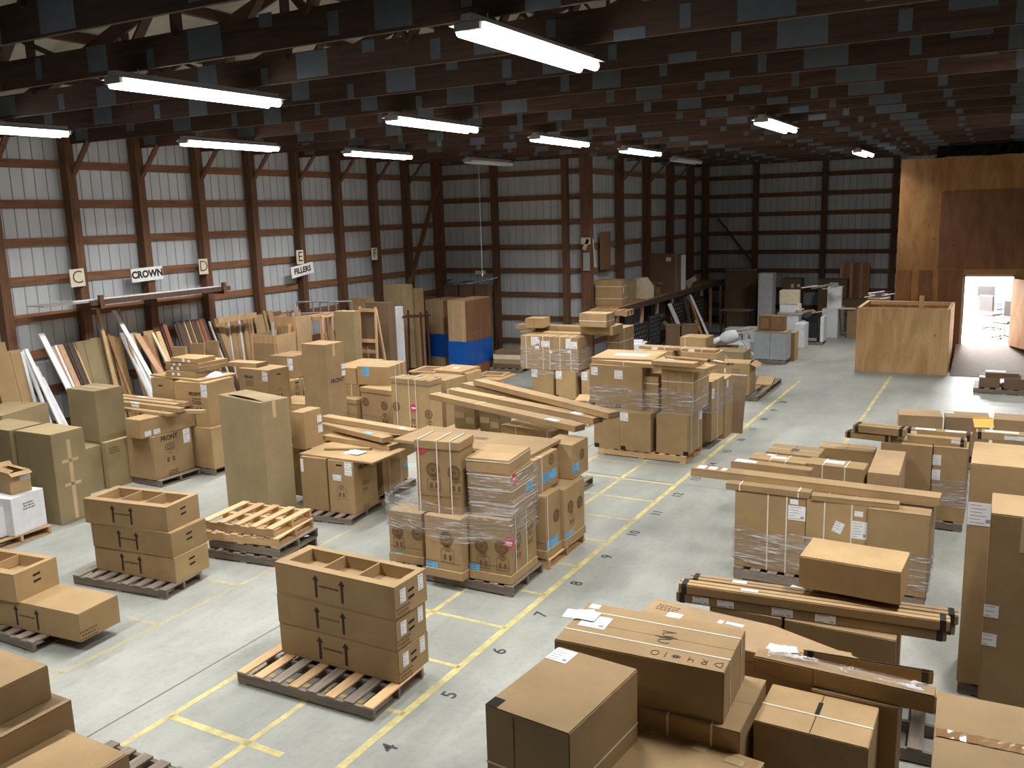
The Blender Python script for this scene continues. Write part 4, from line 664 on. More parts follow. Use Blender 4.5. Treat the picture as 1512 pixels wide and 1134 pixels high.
for k in range(-3, 15):
    y = (k+.2)*PL-.07
    post(wl, XL+.14, y, .20, .17)
    b = MB(); b.beam((XL+.22, y+.05, ZT-.55), (XL+.75, y+.05, ZT+.04), .035, .10, up=(0, 1, 0)); b.build('knee_brace', W_post, wl)
post(wl, XL+.16, YB-.16, .26, .24, nm='corner_post')
post(wb, -13.35, YB-.12, .17, .18); post(wb, -11.05, YB-.12, .16, .18); post(wb, XJ-.02, YB-.12, .28, .24, nm='corner_post')
b = MB(); b.beam((XL+.25, 21.4, 2.4), (XL+.25, YB-.3, 5.2), .05, .14, up=(1, 0, 0)); b.build('diagonal_brace', W_girt, wl)
for y in (25.26, 27.55, 29.84, 32.07, 33.9): post(wj, XJ+.14, y, .22, .2)
for y in (25.26, 27.55, 29.84, 32.07):
    b = MB(); b.beam((XJ+.22, y+.05, ZT-.62), (XJ+.85, y+.05, ZT+.04), .04, .11, up=(0, 1, 0)); b.build('knee_brace', W_post, wj)
for x in (-8.38, -5.93, -3.58): post(wf, x, YF-.13, .19, .18)
b = MB(); b.beam((XJ+.6, YF-.2, 3.9), (XJ+2.2, YF-.2, 1.9), .05, .2, up=(0, 1, 0)); b.build('diagonal_brace', W_girtX, wf)
# ---- roof: pale sheets on purlins
M_roof = simple('pale_roof_sheet', (.50, .49, .45), .6)
RX, RZ = (XL+XR)/2, 4.1
def roofz(x): return ZT+.35+RZ*(1-abs(x-RX)/(XR-RX))
b = MB()
for (xa, xb) in ((XL-.3, RX), (RX, XR+.3)):
    za, zb = roofz(xa), roofz(xb)
    b.poly([(xa, YN-.2, za), (xb, YN-.2, zb), (xb, YF+.2, zb), (xa, YF+.2, za), (xa, YN-.2, za+.06), (xb, YN-.2, zb+.06), (xb, YF+.2, zb+.06), (xa, YF+.2, za+.06)],
           [(0, 1, 2, 3), (4, 5, 6, 7), (0, 1, 5, 4), (1, 2, 6, 5), (2, 3, 7, 6), (3, 0, 4, 7)])
ceil = b.build('ceiling', M_roof); tag(ceil, kind='structure')
for i in range(20):
    x = XL+.5+i*1.25; z = roofz(x)-.07
    b = MB(); b.box(x-.05, x+.05, YN, YF, z-.07, z+.06); b.build('purlin', W_truss, ceil)
# ---- roof trusses
random.seed(3)
def truss_parts(y, first=None, seed=0):
    t = empty('roof_truss', (0, y, 0))
    tag(t, 'dark timber roof truss with grey nail plates, one of many spanning the hall', 'truss', 'roof trusses')
    if first is not None:
        for c in first.children:
            q = c.copy(); COL.objects.link(q); q.parent = t
            if c.name.startswith('nail_plate'): q.location.x += rnd.uniform(-.06, .06)
        return t
    box_part('bottom_chord', W_truss, t, XL+.12, XR-.1, -.02, .02, ZT, ZT+.30)
    for s in (-1, 1):
        xe = XL+.1 if s < 0 else XR-.1
        b = MB(); b.beam((xe, 0, roofz(xe)-.26), (RX, 0, roofz(RX)-.26), .04, .22, up=(0, 1, 0) if 0 else (0, 0, 1)); b.build('top_chord', W_truss, t)
    n = 10; P = [XL+1.0+(XR-XL-2.0)*i/n for i in range(n+1)]
    for i in range(n):
        a = (P[i], 0, ZT+.25) if i % 2 == 0 else (P[i], 0, roofz(P[i])-.3); c = (P[i+1], 0, roofz(P[i+1])-.3) if i % 2 == 0 else (P[i+1], 0, ZT+.25)
        b = MB(); b.beam(a, c, .035, .13, up=(0, 1, 0)); b.build('web', W_truss, t)
    for i in range(1, n, 2):
        b = MB(); b.beam((P[i]+.6, 0, ZT+.25), (P[i]+.6, 0, roofz(P[i]+.6)-.3), .035, .12, up=(0, 1, 0)); b.build('web', W_truss, t)
    # nail plates on the near face: big splices low on the chord, small strips at the webs
    spec = [(-14.9, .34, .26, .05), (-13.6, .2, .26, .12), (-12.3, .42, .25, .03), (-11.1, .12, .2, .02), (-10.2, .36, .24, .0), (-9.3, .1, .22, .06), (-8.35, .3, .25, .05), (-7.5, .1, .18, .0),
            (-6.75, .44, .27, .02), (-6.0, .16, .12, .2), (-5.2, .12, .2, .04), (-4.55, .38, .25, .03), (-3.85, .1, .16, .1), (-3.15, .3, .1, -.01), (-2.6, .1, .2, .03), (-1.9, .48, .27, .02), (-1.0, .12, .2, .05), (-.45, .4, .12, .18), (.15, .52, .27, .01), (.95, .2, .1, .0), (1.8, .4, .2, .05), (3.1, .4, .25, .03), (4.8, .4, .25, .03), (6.4, .4, .25, .03)]
    for x, w_, h, dz in spec:
        box_part('nail_plate', M_plate, t, x-w_/2, x+w_/2, -.0235, -.0205, ZT+dz, ZT+dz+h)
    return t
rnd = random.Random(5); t0 = None
for k in range(-2, 22):
    t = truss_parts((k+.2)*PL, t0)
    if t0 is None: t0 = t
# ---- strip lights
M_tube = simple('glowing_tube', (1, 1, 1), .3, emit=(1, .985, .96), es=9)
M_tubeoff = simple('dead_tube', (.85, .86, .86), .3)
M_refl = simple('white_reflector', (.80, .80, .80), .4)
M_hous = simple('grey_fixture_housing', (.42, .42, .44), .5)
def strip_light(x, y, lit, label):
    t = empty('strip_light', (x, y, ZL)); tag(t, label, 'light', 'strip lights under the trusses'); Lh = 1.12
    box_part('housing', M_hous, t, -.05, .05, -Lh, Lh, .015, .065, .004)
    b = MB()
    for s in (-1, 1):
        b.poly([(0, -Lh, .010), (s*.16, -Lh, -.012), (s*.16, Lh, -.012), (0, Lh, .010), (0, -Lh, .014), (s*.162, -Lh, -.009), (s*.162, Lh, -.009), (0, Lh, .014)],
               [(0, 1, 2, 3), (4, 5, 6, 7), (0, 1, 5, 4), (2, 3, 7, 6), (1, 2, 6, 5)])
    b.build('reflector', M_refl, t)
    for s in (-1, 1):
        b = MB(); b.tube((s*.085, -Lh+.05, -.052), (s*.085, Lh-.05, -.052), .041, 12); b.build('tube', M_tube if lit else M_tubeoff, t, smooth=False)
    for s in (-1, 1): box_part('lamp_holder', M_hous, t, -.11, .11, s*(Lh-.02)-.02, s*(Lh-.02)+.02, -.055, .02)
    for s in (-1, 1):
        b = MB(); b.tube((0, s*.8, .06), (0, s*.8, .12), .006, 6); b.build('hanger', M_hous, t)
    b = MB(); b.tube((.0, Lh, .0), (.0, Lh+.1, -.01), .004, 5); b.build('hook', M_hous, t)
    if lit: area_light('lamp_glow', (0, 0, -.100), .26, 2.1, TUBE_W, (1, .985, .955), t, spread=math.radians(138))
    return t
for L_ in LIGHTS: sl = strip_light(*L_)
pc = bpy.data.objects
b = MB(); b.tube((-12.1, 20.3, ZL-.02), (-12.1, 20.3, 2.75), .006, 5); c = b.build('pull_cord', M_lab)
c2 = MB(); c2.tube((0, 0, 0), (0, 0, .07), .02, 6); 
tag(c, 'thin pull cord hanging from the unlit light before the back wall', 'cord')
k_ = c2.build('cord_bob', M_lab, c); k_.location = (-12.1, 20.3, 2.7)
# small fixture on a back wall girt
o = box_part('outlet_strip', M_refl, None, -14.1, -13.75, YB-.12, YB-.06, 2.53, 2.64, .005); tag(o, 'pale power outlet strip on a girt of the back wall', 'outlet')
# ---- lettered signs on the posts
M_signw = simple('white_sign_board', (.86, .86, .85), .5); M_signc = simple('cream_sign_card', (.80, .72, .56), .6)
def sign(y, z, w_, h, body, mat, size, label, rot=0, bold=.006):
    t = empty('sign', (XL+.275, y, z)); t.rotation_euler = (0, 0, 0); tag(t, label, 'sign')
    bd = box_part('sign_board', mat, t, 0, .02, -w_/2, w_/2, -h/2, h/2, .002)
    o = link('sign_lettering', text_mesh(body, size, bold, .001), M_ink, t); o.location = (.022, 0, 0)
    o.matrix_local = Matrix.Translation((.022, 0, 0)) @ Matrix(((0, 0, 1, 0), (1, 0, 0, 0), (0, 1, 0, 0), (0, 0, 0, 1)))
    t.rotation_euler = (rot, 0, 0)
    return t
sign(10.74, 3.34, .30, .33, 'C', M_signc, .34, 'cream card with the letter C on the leftmost lettered post', .03, -.004)
s_ = sign(12.3, 3.30, .76, .27, 'CROWN', M_signw, .19, 'white sign reading CROWN on a left wall post', .03, .009)
sign(13.76, 3.36, .24, .33, 'D', M_signc, .33, 'cream card with the letter D on a left wall post', 0, -.004)
sign(16.80, 3.40, .24, .34, 'E', M_signc, .34, 'cream card with the letter E above the FILLERS sign', 0, 0)
sign(16.85, 3.08, .80, .27, 'FILLERS', M_signw, .185, 'white sign reading FILLERS, tilted, on a left wall post', .12, .007)
sign(19.76, 3.33, .24, .33, 'F', M_signc, .32, 'cream card with the letter F on a left wall post', 0, 0)
# ---- long metal shelf with a corrugated sheet on brackets
t = empty('wall_shelf', (0, 0, 0)); tag(t, 'long metal sheet shelf on wooden brackets along the left wall', 'shelf')
b = MB(); prof = [(-15.2+.05*i, .018*(i % 2)) for i in range(11)]
for i in range(10):
    (xa, za), (xb, zb) = prof[i], prof[i+1]
    vs = [(xa, 9.7, 2.90+za), (xb, 9.7, 2.90+zb), (xb, 13.7, 2.9+zb), (xa, 13.7, 2.9+za)]
    b.poly(vs+[(x, y, z+.008) for x, y, z in vs], [(0, 1, 2, 3), (4, 5, 6, 7), (0, 1, 5, 4), (1, 2, 6, 5), (2, 3, 7, 6), (3, 0, 4, 7)])
b.build('corrugated_sheet', simple('grey_galvanised_sheet', (.42, .40, .37), .4, .4), t)
box_part('white_strip', CB['w'], t, -14.86, -14.76, 10.3, 13.8, 2.93, 2.95); box_part('dark_strip', W_dk, t, -14.76, -14.68, 10.6, 14.0, 2.84, 2.93)
for y in (10.8, 13.8):
    b = MB(); b.box(-15.25, -14.65, y-.04, y+.04, 2.78, 2.87); b.box(-14.7, -14.63, y-.04, y+.04, 2.78, 3.02); b.build('bracket', W_girtX, t)
# ---- box and cable on the recess corner post
t = empty('electrical_box', (XJ+.02, YB-.26, 3.45)); tag(t, 'pale metal electrical box with a cable on the recess corner post', 'box')
b = MB(); b.box(-.13, .13, -.1, 0, -.05, .14); b.beam((.1, -.06, .1), (-.05, -.06, -.2), .08, .1); b.build('box_body', simple('pale_yellow_enamel', (.48, .46, .30), .5), t, .01)
box_part('plate', simple('grey_cover_plate', (.30, .31, .32), .6), t, -.1, .1, -.02, 0, -.78, -.28)
b = MB(); b.tube((.2, -.02, .1), (.28, -.02, -.7), .012, 6); b.build('conduit', CB['gw'], t)
o = box_part('wall_board', simple('brown_plywood_panel', (.20, .10, .045), .8), None, XJ+.17, XJ+.2, YB+.35, YB+1.05, 2.65, 3.72); tag(o, 'small brown plywood panel beside the recess corner post', 'panel')
# ---- plywood wall, doorway, office
def ply(name, c1, c2, sc=1.2):
    m, nt, bb = mat_new(name); L = nt.links.new
    tc = N(nt, 'ShaderNodeTexCoord'); mp = N(nt, 'ShaderNodeMapping'); mp.inputs['Scale'].default_value = (2.6, 1, .7); L(tc.outputs['Object'], mp.inputs[0])
    n1 = N(nt, 'ShaderNodeTexNoise', i_Scale=sc, i_Detail=4.0, i_Roughness=.55, i_Distortion=1.2); L(mp.outputs[0], n1.inputs['Vector'])
    n2 = N(nt, 'ShaderNodeTexNoise', i_Scale=30.0, i_Detail=3.0); mp2 = N(nt, 'ShaderNodeMapping'); mp2.inputs['Scale'].default_value = (1, 1, .12); L(tc.outputs['Object'], mp2.inputs[0]); L(mp2.outputs[0], n2.inputs['Vector'])
    vo = N(nt, 'ShaderNodeTexVoronoi', i_Scale=2.3); L(tc.outputs['Object'], vo.inputs['Vector'])
    kr = N(nt, 'ShaderNodeValToRGB'); kr.color_ramp.elements[0].position = .03; kr.color_ramp.elements[1].position = .09; kr.color_ramp.elements[0].color = (.45, .4, .4, 1); kr.color_ramp.elements[1].color = (1, 1, 1, 1); L(vo.outputs['Distance'], kr.inputs[0])
    cr = N(nt, 'ShaderNodeValToRGB'); e = cr.color_ramp.elements; e[0].position = .36; e[1].position = .64; e[0].color = (*c1, 1); e[1].color = (*c2, 1); L(n1.outputs['Fac'], cr.inputs[0])
    a = N(nt, 'ShaderNodeMix', data_type='RGBA', blend_type='MULTIPLY'); a.inputs[0].default_value = 1; L(cr.outputs[0], a.inputs[6]); L(kr.outputs[0], a.inputs[7])
    r = N(nt, 'ShaderNodeMapRange'); r.inputs['To Min'].default_value = .85; r.inputs['To Max'].default_value = 1.15; L(n2.outputs['Fac'], r.inputs['Value'])
    vs = N(nt, 'ShaderNodeVectorMath', operation='SCALE'); L(a.outputs[2], vs.inputs[0]); L(r.outputs[0], vs.inputs[3]); L(vs.outputs[0], bb.inputs['Base Color']); bb.inputs['Roughness'].default_value = .65
    return m
P_lt = ply('amber_plywood', (.34, .155, .05), (.47, .245, .09)); P_dk = ply('reddish_plywood', (.19, .078, .034), (.26, .115, .05)); P_mid = ply('brown_plywood', (.26, .11, .035), (.36, .17, .06)); P_crate = ply('tan_plywood', (.48, .27, .115), (.66, .42, .20), .9)
YP = 26.6
wall = MB(); wall.box(-2.68, -.98, YP, YP+.12, 0, 5.42); wall.box(-.98, .16, YP, YP+.12, 2.32, 5.42); wall.box(.16, XR, YP, YP+.12, 0, 5.42); wall.box(-.98, .16, YP, YP+.12, 0, .52)
wo = wall.build('wall_office', P_lt); tag(wo, kind='structure')
for (xa, xb, za, zb, m_) in ((-1.66, 2.4, 2.52, 4.56, P_dk), (-2.66, -2.30, .1, 2.49, P_mid), (-2.10, -1.78, .1, 2.49, P_dk), (-1.62, -1.02, .1, 2.49, P_dk), (.2, 2.4, .1, 2.49, P_mid)):
    box_part('plywood_sheet', m_, wo, xa, xb, YP-.012, YP-.001, za, zb)
M_frame = simple('pale_door_frame', (.50, .40, .28), .6)
ds = MB(); ds.box(-1.03, -.97, YP-.03, YP+.14, .52, 2.36); ds.box(.15, .20, YP-.03, YP+.14, .52, 2.36); ds.box(-1.03, .2, YP-.03, YP+.14, 2.32, 2.38)
dr = ds.build('door_1', M_frame); tag(dr, kind='structure')
lf = MB(); Mx = Matrix.Translation((.17, YP-.05, 0)) @ Matrix.Rotation(math.radians(-62), 4, 'Z'); lf.box(0, 1.05, -.045, 0, .54, 2.28, M=Mx); lf = lf.build('door_leaf', P_lt, dr)
lk = MB(); lk.tube(Mx @ Vector((.95, -.1, 1.35)), Mx @ Vector((.95, -.045, 1.35)), .03, 8); lk.build('door_knob', M_steel, lf)
# office behind the doorway
M_owall = simple('white_office_wall', (.85, .85, .87), .8); M_ofl = simple('pale_office_floor', (.72, .62, .52), .5)
oz = .5
r = MB(); r.box(-2.5, 3.5, YP+.12, YP+7.0, oz-.1, oz); of = r.build('office_floor', M_ofl); tag(of, kind='structure')
r = MB(); r.box(-2.5, 3.5, YP+6.9, YP+7.0, oz, 3.0); r.box(-2.6, -2.5, YP+.12, YP+7, oz, 3.0); r.box(3.5, 3.6, YP+.12, YP+7, oz, 3.0); r = r.build('wall_office_inside', M_owall); tag(r, kind='structure')
r = MB(); r.box(-2.5, 3.5, YP+.12, YP+7.0, 3.0, 3.06); r = r.build('ceiling_office', M_owall); tag(r, kind='structure')
for i, (lx, ly) in enumerate(((-1.2, YP+2.2), (-1.2, YP+4.6))):
    t = empty('office_ceiling_light', (lx, ly, 2.97)); tag(t, ('near', 'far')[i]+' bright ceiling light inside the office doorway', 'light')
    box_part('diffuser', simple('glowing_diffuser', (1, 1, 1), emit=(1, 1, 1), es=12), t, -.6, .6, -.3, .3, -.02, .02)
    area_light('lamp_glow', (0, 0, -.03), 1.2, .6, 700, (.95, .97, 1), t)
def office_chair(x, y, rz, label):
    t = empty('office_chair', (x, y, oz), rz); tag(t, label, 'chair'); m = M_blk
    box_part('seat', m, t, -.25, .25, -.24, .24, .42, .5, .03); box_part('backrest', m, t, -.23, .23, .22, .3, .58, 1.05, .03)
    b = MB(); b.tube((0, 0, .08), (0, 0, .42), .03); b.build('column', M_steel, t)
    b = MB()
    for k in range(5): b.beam((0, 0, .09), (.28*math.cos(k*2*PI/5), .28*math.sin(k*2*PI/5), .04), .04, .03)
    b.build('star_base', m, t)
    for k in range(5):
        b = MB(); b.tube((.28*math.cos(k*2*PI/5)-.02, .28*math.sin(k*2*PI/5), .03), (.28*math.cos(k*2*PI/5)+.02, .28*math.sin(k*2*PI/5), .03), .03); b.build('caster', m, t)
    for s in (-1, 1): box_part('armrest', m, t, s*.28-.02, s*.28+.02, -.15, .15, .62, .66)
office_chair(.02, YP+1.55, -.6, 'black office chair at the right inside the doorway'); office_chair(-.35, YP+3.4, 2.6, 'office chair further inside the office by the desk')
t = empty('desk', (-.75, YP+5.0, oz)); tag(t, 'dark desk at the back of the bright office', 'desk')
box_part('desk_top', M_steel, t, -.7, .7, -.35, .35, .70, .74); box_part('modesty_panel', simple('dark_desk_panel', (.06, .07, .09), .6), t, -.68, .68, -.33, -.3, .05, .70)
for sx in (-.65, .65):
    for sy in (-.3, .3): box_part('leg', M_steel, t, sx-.02, sx+.02, sy-.02, sy+.02, 0, .70)
t = empty('monitor', (-.55, YP+5.05, oz+.74)); tag(t, 'small dark monitor standing on the office desk', 'monitor')
box_part('screen', M_blk, t, -.25, .25, -.02, .02, .1, .42); box_part('stand', M_blk, t, -.03, .03, -.02, .02, .02, .12); box_part('foot', M_blk, t, -.12, .12, -.08, .08, 0, .02)
# ramp
M_ramp = simple('brown_grey_ramp_carpet', (.20, .17, .145), .9)
b = MB(); x0, x1, ya, yb_ = -1.1, 1.3, 24.45, YP-.03
b.poly([(x0, ya, 0), (x1, ya, 0), (x1, yb_, 0), (x0, yb_, 0), (x0, ya, .01), (x1, ya, .01), (x1, yb_, .52), (x0, yb_, .52)], [(0, 1, 2, 3), (4, 5, 6, 7), (0, 1, 5, 4), (1, 2, 6, 5), (2, 3, 7, 6), (3, 0, 4, 7)])
rp = b.build('ramp', M_ramp); tag(rp, kind='structure'); box_part('ramp_side_rail', M_blk, rp, x1, x1+.08, ya, yb_, 0, .62)
# open plywood crate beside the ramp
t = empty('plywood_bin', (-2.26, 25.45, 0)); tag(t, 'large open plywood bin of offcuts standing beside the ramp', 'bin')
hx, hy, H_ = 1.09, .96, 1.66
box_part('front_panel', P_crate, t, -hx, hx-.1, -hy, -hy+.02, 0, H_); box_part('right_panel', P_crate, t, hx-.02, hx, -hy+.02, hy, 0, H_); box_part('left_panel', P_crate, t, -hx, -hx+.02, -hy+.02, hy, 0, H_); box_part('back_panel', P_crate, t, -hx+.02, hx-.02, hy-.02, hy, 0, H_)
box_part('corner_post', W_tan, t, hx-.1, hx-.02, -hy, -hy+.08, 0, H_+.01)
for (xa, xb, yy) in ((-hx+.02, hx-.02, -hy+.02), (-hx+.02, hx-.02, hy-.08)): box_part('top_rail', W_tan, t, xa, xb, yy, yy+.06, H_-.1, H_-.002)
for (xa) in (-hx+.02, hx-.08): box_part('top_rail', W_tan, t, xa, xa+.06, -hy+.1, hy-.1, H_-.1, H_-.002)
box_part('stake', W_tan, t, .36, .47, -hy+.085, -hy+.12, .3, H_+.32)
random.seed(11)
for i in range(14):
    a = Vector((-hx+.15+random.random()*.8, -.3+random.random()*1.0, 1.35+random.random()*.25)); d = Vector((random.uniform(-.5, .5), random.uniform(-.3, .3), random.uniform(.02, .3)))
    b = MB(); b.beam(a-d, a+d, random.uniform(.06, .22), .02); o = b.build('wood_offcut', random.choice([W_tan, W_pk, CB['gw'], W_wood, CB['w']]))
    tag(o, 'loose wood offcut sticking out of the large plywood bin', 'offcut', 'offcuts in the plywood bin')
# black plastic above the plywood wall
rr = random.Random(2); b = MB(); nx = 60; v = []
for i in range(nx+1):
    for j in range(9):
        x = -1.9+i*11/nx*.98; v.append((x+rr.uniform(-.03, .03), YP+.15+j*.25+rr.uniform(-.05, .05), 5.44+j*.02+rr.uniform(-.02, .02)+(.28 if j > 3 else 0)))
b.poly(v, [(i*9+j, (i+1)*9+j, (i+1)*9+j+1, i*9+j+1) for i in range(nx) for j in range(8)])
mp_ = simple('glossy_black_plastic', (.008, .01, .014), .12)
o = b.build('plastic_sheet', mp_); tag(o, 'black plastic sheeting bunched on top of the plywood wall', 'plastic sheet')
# ================================================================ THINGS
NAMES = dict(cb=('cardboard_box', 'box'), lidbox=('lidded_box', 'box'), lidbotbox=('tray_based_box', 'box'), lc=('long_carton', 'carton'), fc=('flat_carton', 'carton'), pal=('wooden_pallet', 'pallet'),
             sheet=('cardboard_sheet', 'cardboard'), bag=('plastic_bag', 'bag'), paper=('paper_stack', 'papers'), frame=('carton_insert', 'cardboard'), leanpanel=('board', 'board'), bluecab=('banded_crate', 'crate'),
             panel=('panel', 'board'), cab1=('cabinet', 'cabinet'), cab2=('double_door_cabinet', 'cabinet'), planked=('planked_panel', 'board'), tube=('paper_tube', 'tube'), env=('padded_envelope', 'envelope'),
             taper=('flat_carton', 'carton'), opencrate=('open_crate', 'crate'), studframe=('stud_rack', 'rack'), easel=('easel', 'easel'), metalframe=('metal_rail_frame', 'frame'))
class Face:
    """local frame on a face of a w x d x h carton whose base centre is the origin"""
    def __init__(s, f, w, d, h, e=.0015):
        s.f = f
        if f == 'F': s.o, s.u, s.v, s.n, s.W, s.H = Vector((-w/2, -d/2, 0)), Vector((1, 0, 0)), Vector((0, 0, 1)), Vector((0, -1, 0)), w, h
        elif f == 'R': s.o, s.u, s.v, s.n, s.W, s.H = Vector((w/2, -d/2, 0)), Vector((0, 1, 0)), Vector((0, 0, 1)), Vector((1, 0, 0)), d, h
        else: s.o, s.u, s.v, s.n, s.W, s.H = Vector((-w/2, -d/2, h)), Vector((1, 0, 0)), Vector((0, 1, 0)), Vector((0, 0, 1)), w, d
        s.e = e
    def mat(s, u, v, rot=0, e=None):
        p = s.o+s.u*(s.W*u)+s.v*(s.H*v)+s.n*(s.e if e is None else e)
        M = Matrix(((s.u.x, s.v.x, s.n.x, p.x), (s.u.y, s.v.y, s.n.y, p.y), (s.u.z, s.v.z, s.n.z, p.z), (0, 0, 0, 1)))
        return M @ Matrix.Rotation(math.radians(rot), 4, 'Z')
    def patch(s, name, mat, par, u, v, w, h, rot=0, t=.0012, e=None, bevel=0, bend=False):
        M = s.mat(u, v, rot, e); b = MB(); b.box(-w/2, w/2, -h/2, h/2, 0, t, M=M); return b.build(name, mat, par)
def shipping_label(F, par, u, v, w, h, col='w', rot=0):
    m = {'w': M_lab, 'b': M_blue, 'v': M_vio, 'c': simple_cream}[col]
    nm = {'w': 'shipping_label', 'b': 'blue_label', 'v': 'violet_label', 'c': 'pale_label'}[col]
    p = F.patch(nm, m, par, u, v, w, h, rot)
    if col != 'c' and w*h > .006:
        M = F.mat(u, v, rot, F.e+.0013); b = MB(); r = random.Random(int(w*h*1e5))
        n_ = max(2, int(h/.03))
        for i in range(n_):
            y = h*(.38-.76*i/max(1, n_-1)); L_ = w*r.uniform(.3, .75)
            b.box(-w*.42, -w*.42+L_, y-.003, y+.003, 0, .0003, M=M)
        if col == 'w' and w > .1: b.box(w*.22, w*.4, -h*.36, -h*.2, 0, .0003, M=M)
        b.build('label_print', M_labl if col == 'w' else M_ink, p)
    return p
simple_cream = simple('pale_yellow_card', (.86, .80, .62), .7)
def rowsprint(F, par, u, v, size, n_, mat=None):
    M = F.mat(u, v, 0); b = MB(); r = random.Random(n_)
    for i in range(3):
        L_ = size*r.uniform(5, 7); x = -L_/2
        while x < L_/2:
            ww = size*r.uniform(.3, 1.1); b.box(x, x+ww, -i*size*1.3, -i*size*1.3+size*.6, 0, .0004, M=M); x += ww+size*.3
    b.build('small_print', mat or M_inkl, par)
def ring(F, par, u, v, r):
    M = F.mat(u, v); b = MB(); n = 24
    for ra, rb in ((r*.82, r), (r*.55, r*.68)):
        vs = [M @ Vector((q*math.cos(2*PI*i/n), q*math.sin(2*PI*i/n), .0004)) for q in (ra, rb) for i in range(n)]
        b.poly(vs, [(i, (i+1) % n, n+(i+1) % n, n+i) for i in range(n)])
    for k in range(12):
        a = 2*PI*k/12; b.box(r*.72*math.cos(a)-.004, r*.72*math.cos(a)+.004, r*.72*math.sin(a)-.004, r*.72*math.sin(a)+.004, 0, .0005, M=M)
    b.box(-r*.4, r*.4, -r*.1, r*.12, 0, .0005, M=M); b.box(-r*.25, r*.25, r*.2, r*.32, 0, .0005, M=M); b.box(-r*.25, r*.25, -r*.32, -r*.2, 0, .0005, M=M)
    b.build('round_seal_print', M_inkl, par)
def diagram(F, par, u, v, w, h):
    M = F.mat(u, v); b = MB(); t = .004
    b.box(-w/2, w/2, -h/2, -h/2+t, 0, .0004, M=M); b.box(-w/2, w/2, h/2-t, h/2, 0, .0004, M=M); b.box(-w/2, -w/2+t, -h/2, h/2, 0, .0004, M=M); b.box(w/2-t, w/2, -h/2, h/2, 0, .0004, M=M)
    b.box(-w*.18, w*.18, h*.36, h*.42, 0, .0004, M=M); b.box(-w*.3, -w*.1, -h*.3, h*.1, 0, .0004, M=M); b.box(w*.1, w*.3, -h*.3, h*.1, 0, .0004, M=M); b.box(-w*.3, w*.3, .6*h, .66*h, 0, .0004, M=M); b.box(-w*.2, w*.2, .72*h, .78*h, 0, .0004, M=M)
    b.build('diagram_print', M_inkl, par)
def sticker(F, par, u, v, r):
    M = F.mat(u, v, 0, F.e+.001); b = MB(); n = 20
    vs = [M @ Vector((r*math.cos(2*PI*i/n), r*math.sin(2*PI*i/n), z)) for z in (0, .001) for i in range(n)]
    b.poly(vs, [(i, (i+1) % n, n+(i+1) % n, n+i) for i in range(n)]+[tuple(range(n, 2*n))]); p = b.build('round_sticker', M_pink, par)
    b = MB(); b.box(-r*.6, r*.6, -r*.15, r*.2, .0012, .0016, M=M); b.build('sticker_band', M_lab, p)
def strap(par, axis, t, w, d, h, lidh=0, mat=None):
    sw, th, e = .007, .002, .003+(lidh and .009); b = MB()
    if axis == 'y':
        x = (t-.5)*w; X = (x-sw, x+sw)
        if t <= .001: X = (-w/2+.002, -w/2+.016)
        b.box(*X, -d/2-e, -d/2-e+th, .0, h+e); b.box(*X, d/2+e-th, d/2+e, 0, h+e); b.box(*X, -d/2-e, d/2+e, h+e-th, h+e)
    elif axis == 'x':
        y = (t-.5)*d; b.box(w/2+e-th, w/2+e, y-sw, y+sw, 0, h+e); b.box(-w/2-e, -w/2-e+th, y-sw, y+sw, 0, h+e); b.box(-w/2-e, w/2+e, y-sw, y+sw, h+e-th, h+e)
    else:
        z = t*h; b.box(-w/2-e, w/2+e, -d/2-e, -d/2-e+th, z-sw, z+sw); b.box(-w/2-e, w/2+e, d/2+e-th, d/2+e, z-sw, z+sw); b.box(w/2+e-th, w/2+e, -d/2-e, d/2+e, z-sw, z+sw); b.box(-w/2-e, -w/2-e+th, -d/2-e, d/2+e, z-sw, z+sw)
    b.build('strap', mat or M_strap, par)
def carton_mesh(name, w, d, h, seam='x', rnd=None):
    """closed carton: body with two top flaps meeting at a narrow gap, edges slightly out of true"""
    r = rnd; j = lambda a=.004: r.uniform(-a, a)
    bm = bmesh.new()
    c = {}
    for sx in (0, 1):
        for sy in (0, 1):
            for sz in (0, 1):
                c[sx, sy, sz] = bm.verts.new(((sx-.5)*w+(j() if sz else 0), (sy-.5)*d+(j() if sz else 0), sz*(h-.003)+(j(.002) if sz else 0)))
    for q in (((0,0,0),(0,1,0),(1,1,0),(1,0,0)), ((0,0,0),(1,0,0),(1,0,1),(0,0,1)), ((1,0,0),(1,1,0),(1,1,1),(1,0,1)), ((1,1,0),(0,1,0),(0,1,1),(1,1,1)), ((0,1,0),(0,0,0),(0,0,1),(0,1,1)), ((0,0,1),(1,0,1),(1,1,1),(0,1,1))):
        bm.faces.new([c[k] for k in q])
    bmesh.ops.bevel(bm, geom=list(bm.edges), offset=min(.006, h*.2), segments=2, affect='EDGES')
    # flaps
    g = .0022; a = .003
    halves = ((-w/2+a, w/2-a, -d/2+a, d/2-a),) if seam == 'n' else ((-w/2+a, w/2-a, -d/2+a, -g), (-w/2+a, w/2-a, g, d/2-a)) if seam == 'x' else ((-w/2+a, -g, -d/2+a, d/2-a), (g, w/2-a, -d/2+a, d/2-a))
    for x0, x1, y0, y1 in halves:
        vs = [bm.verts.new(p) for p in ((x0, y0, h-.006), (x1, y0, h-.006), (x1, y1, h-.006), (x0, y1, h-.006), (x0, y0, h), (x1, y0, h), (x1, y1, h+j(.001)), (x0, y1, h))]
        for f in ((4, 5, 6, 7), (0, 1, 5, 4), (1, 2, 6, 5), (2, 3, 7, 6), (3, 0, 4, 7), (3, 2, 1, 0)): bm.faces.new([vs[k] for k in f])
    me = bpy.data.meshes.new(name); bm.to_mesh(me); bm.free(); return me
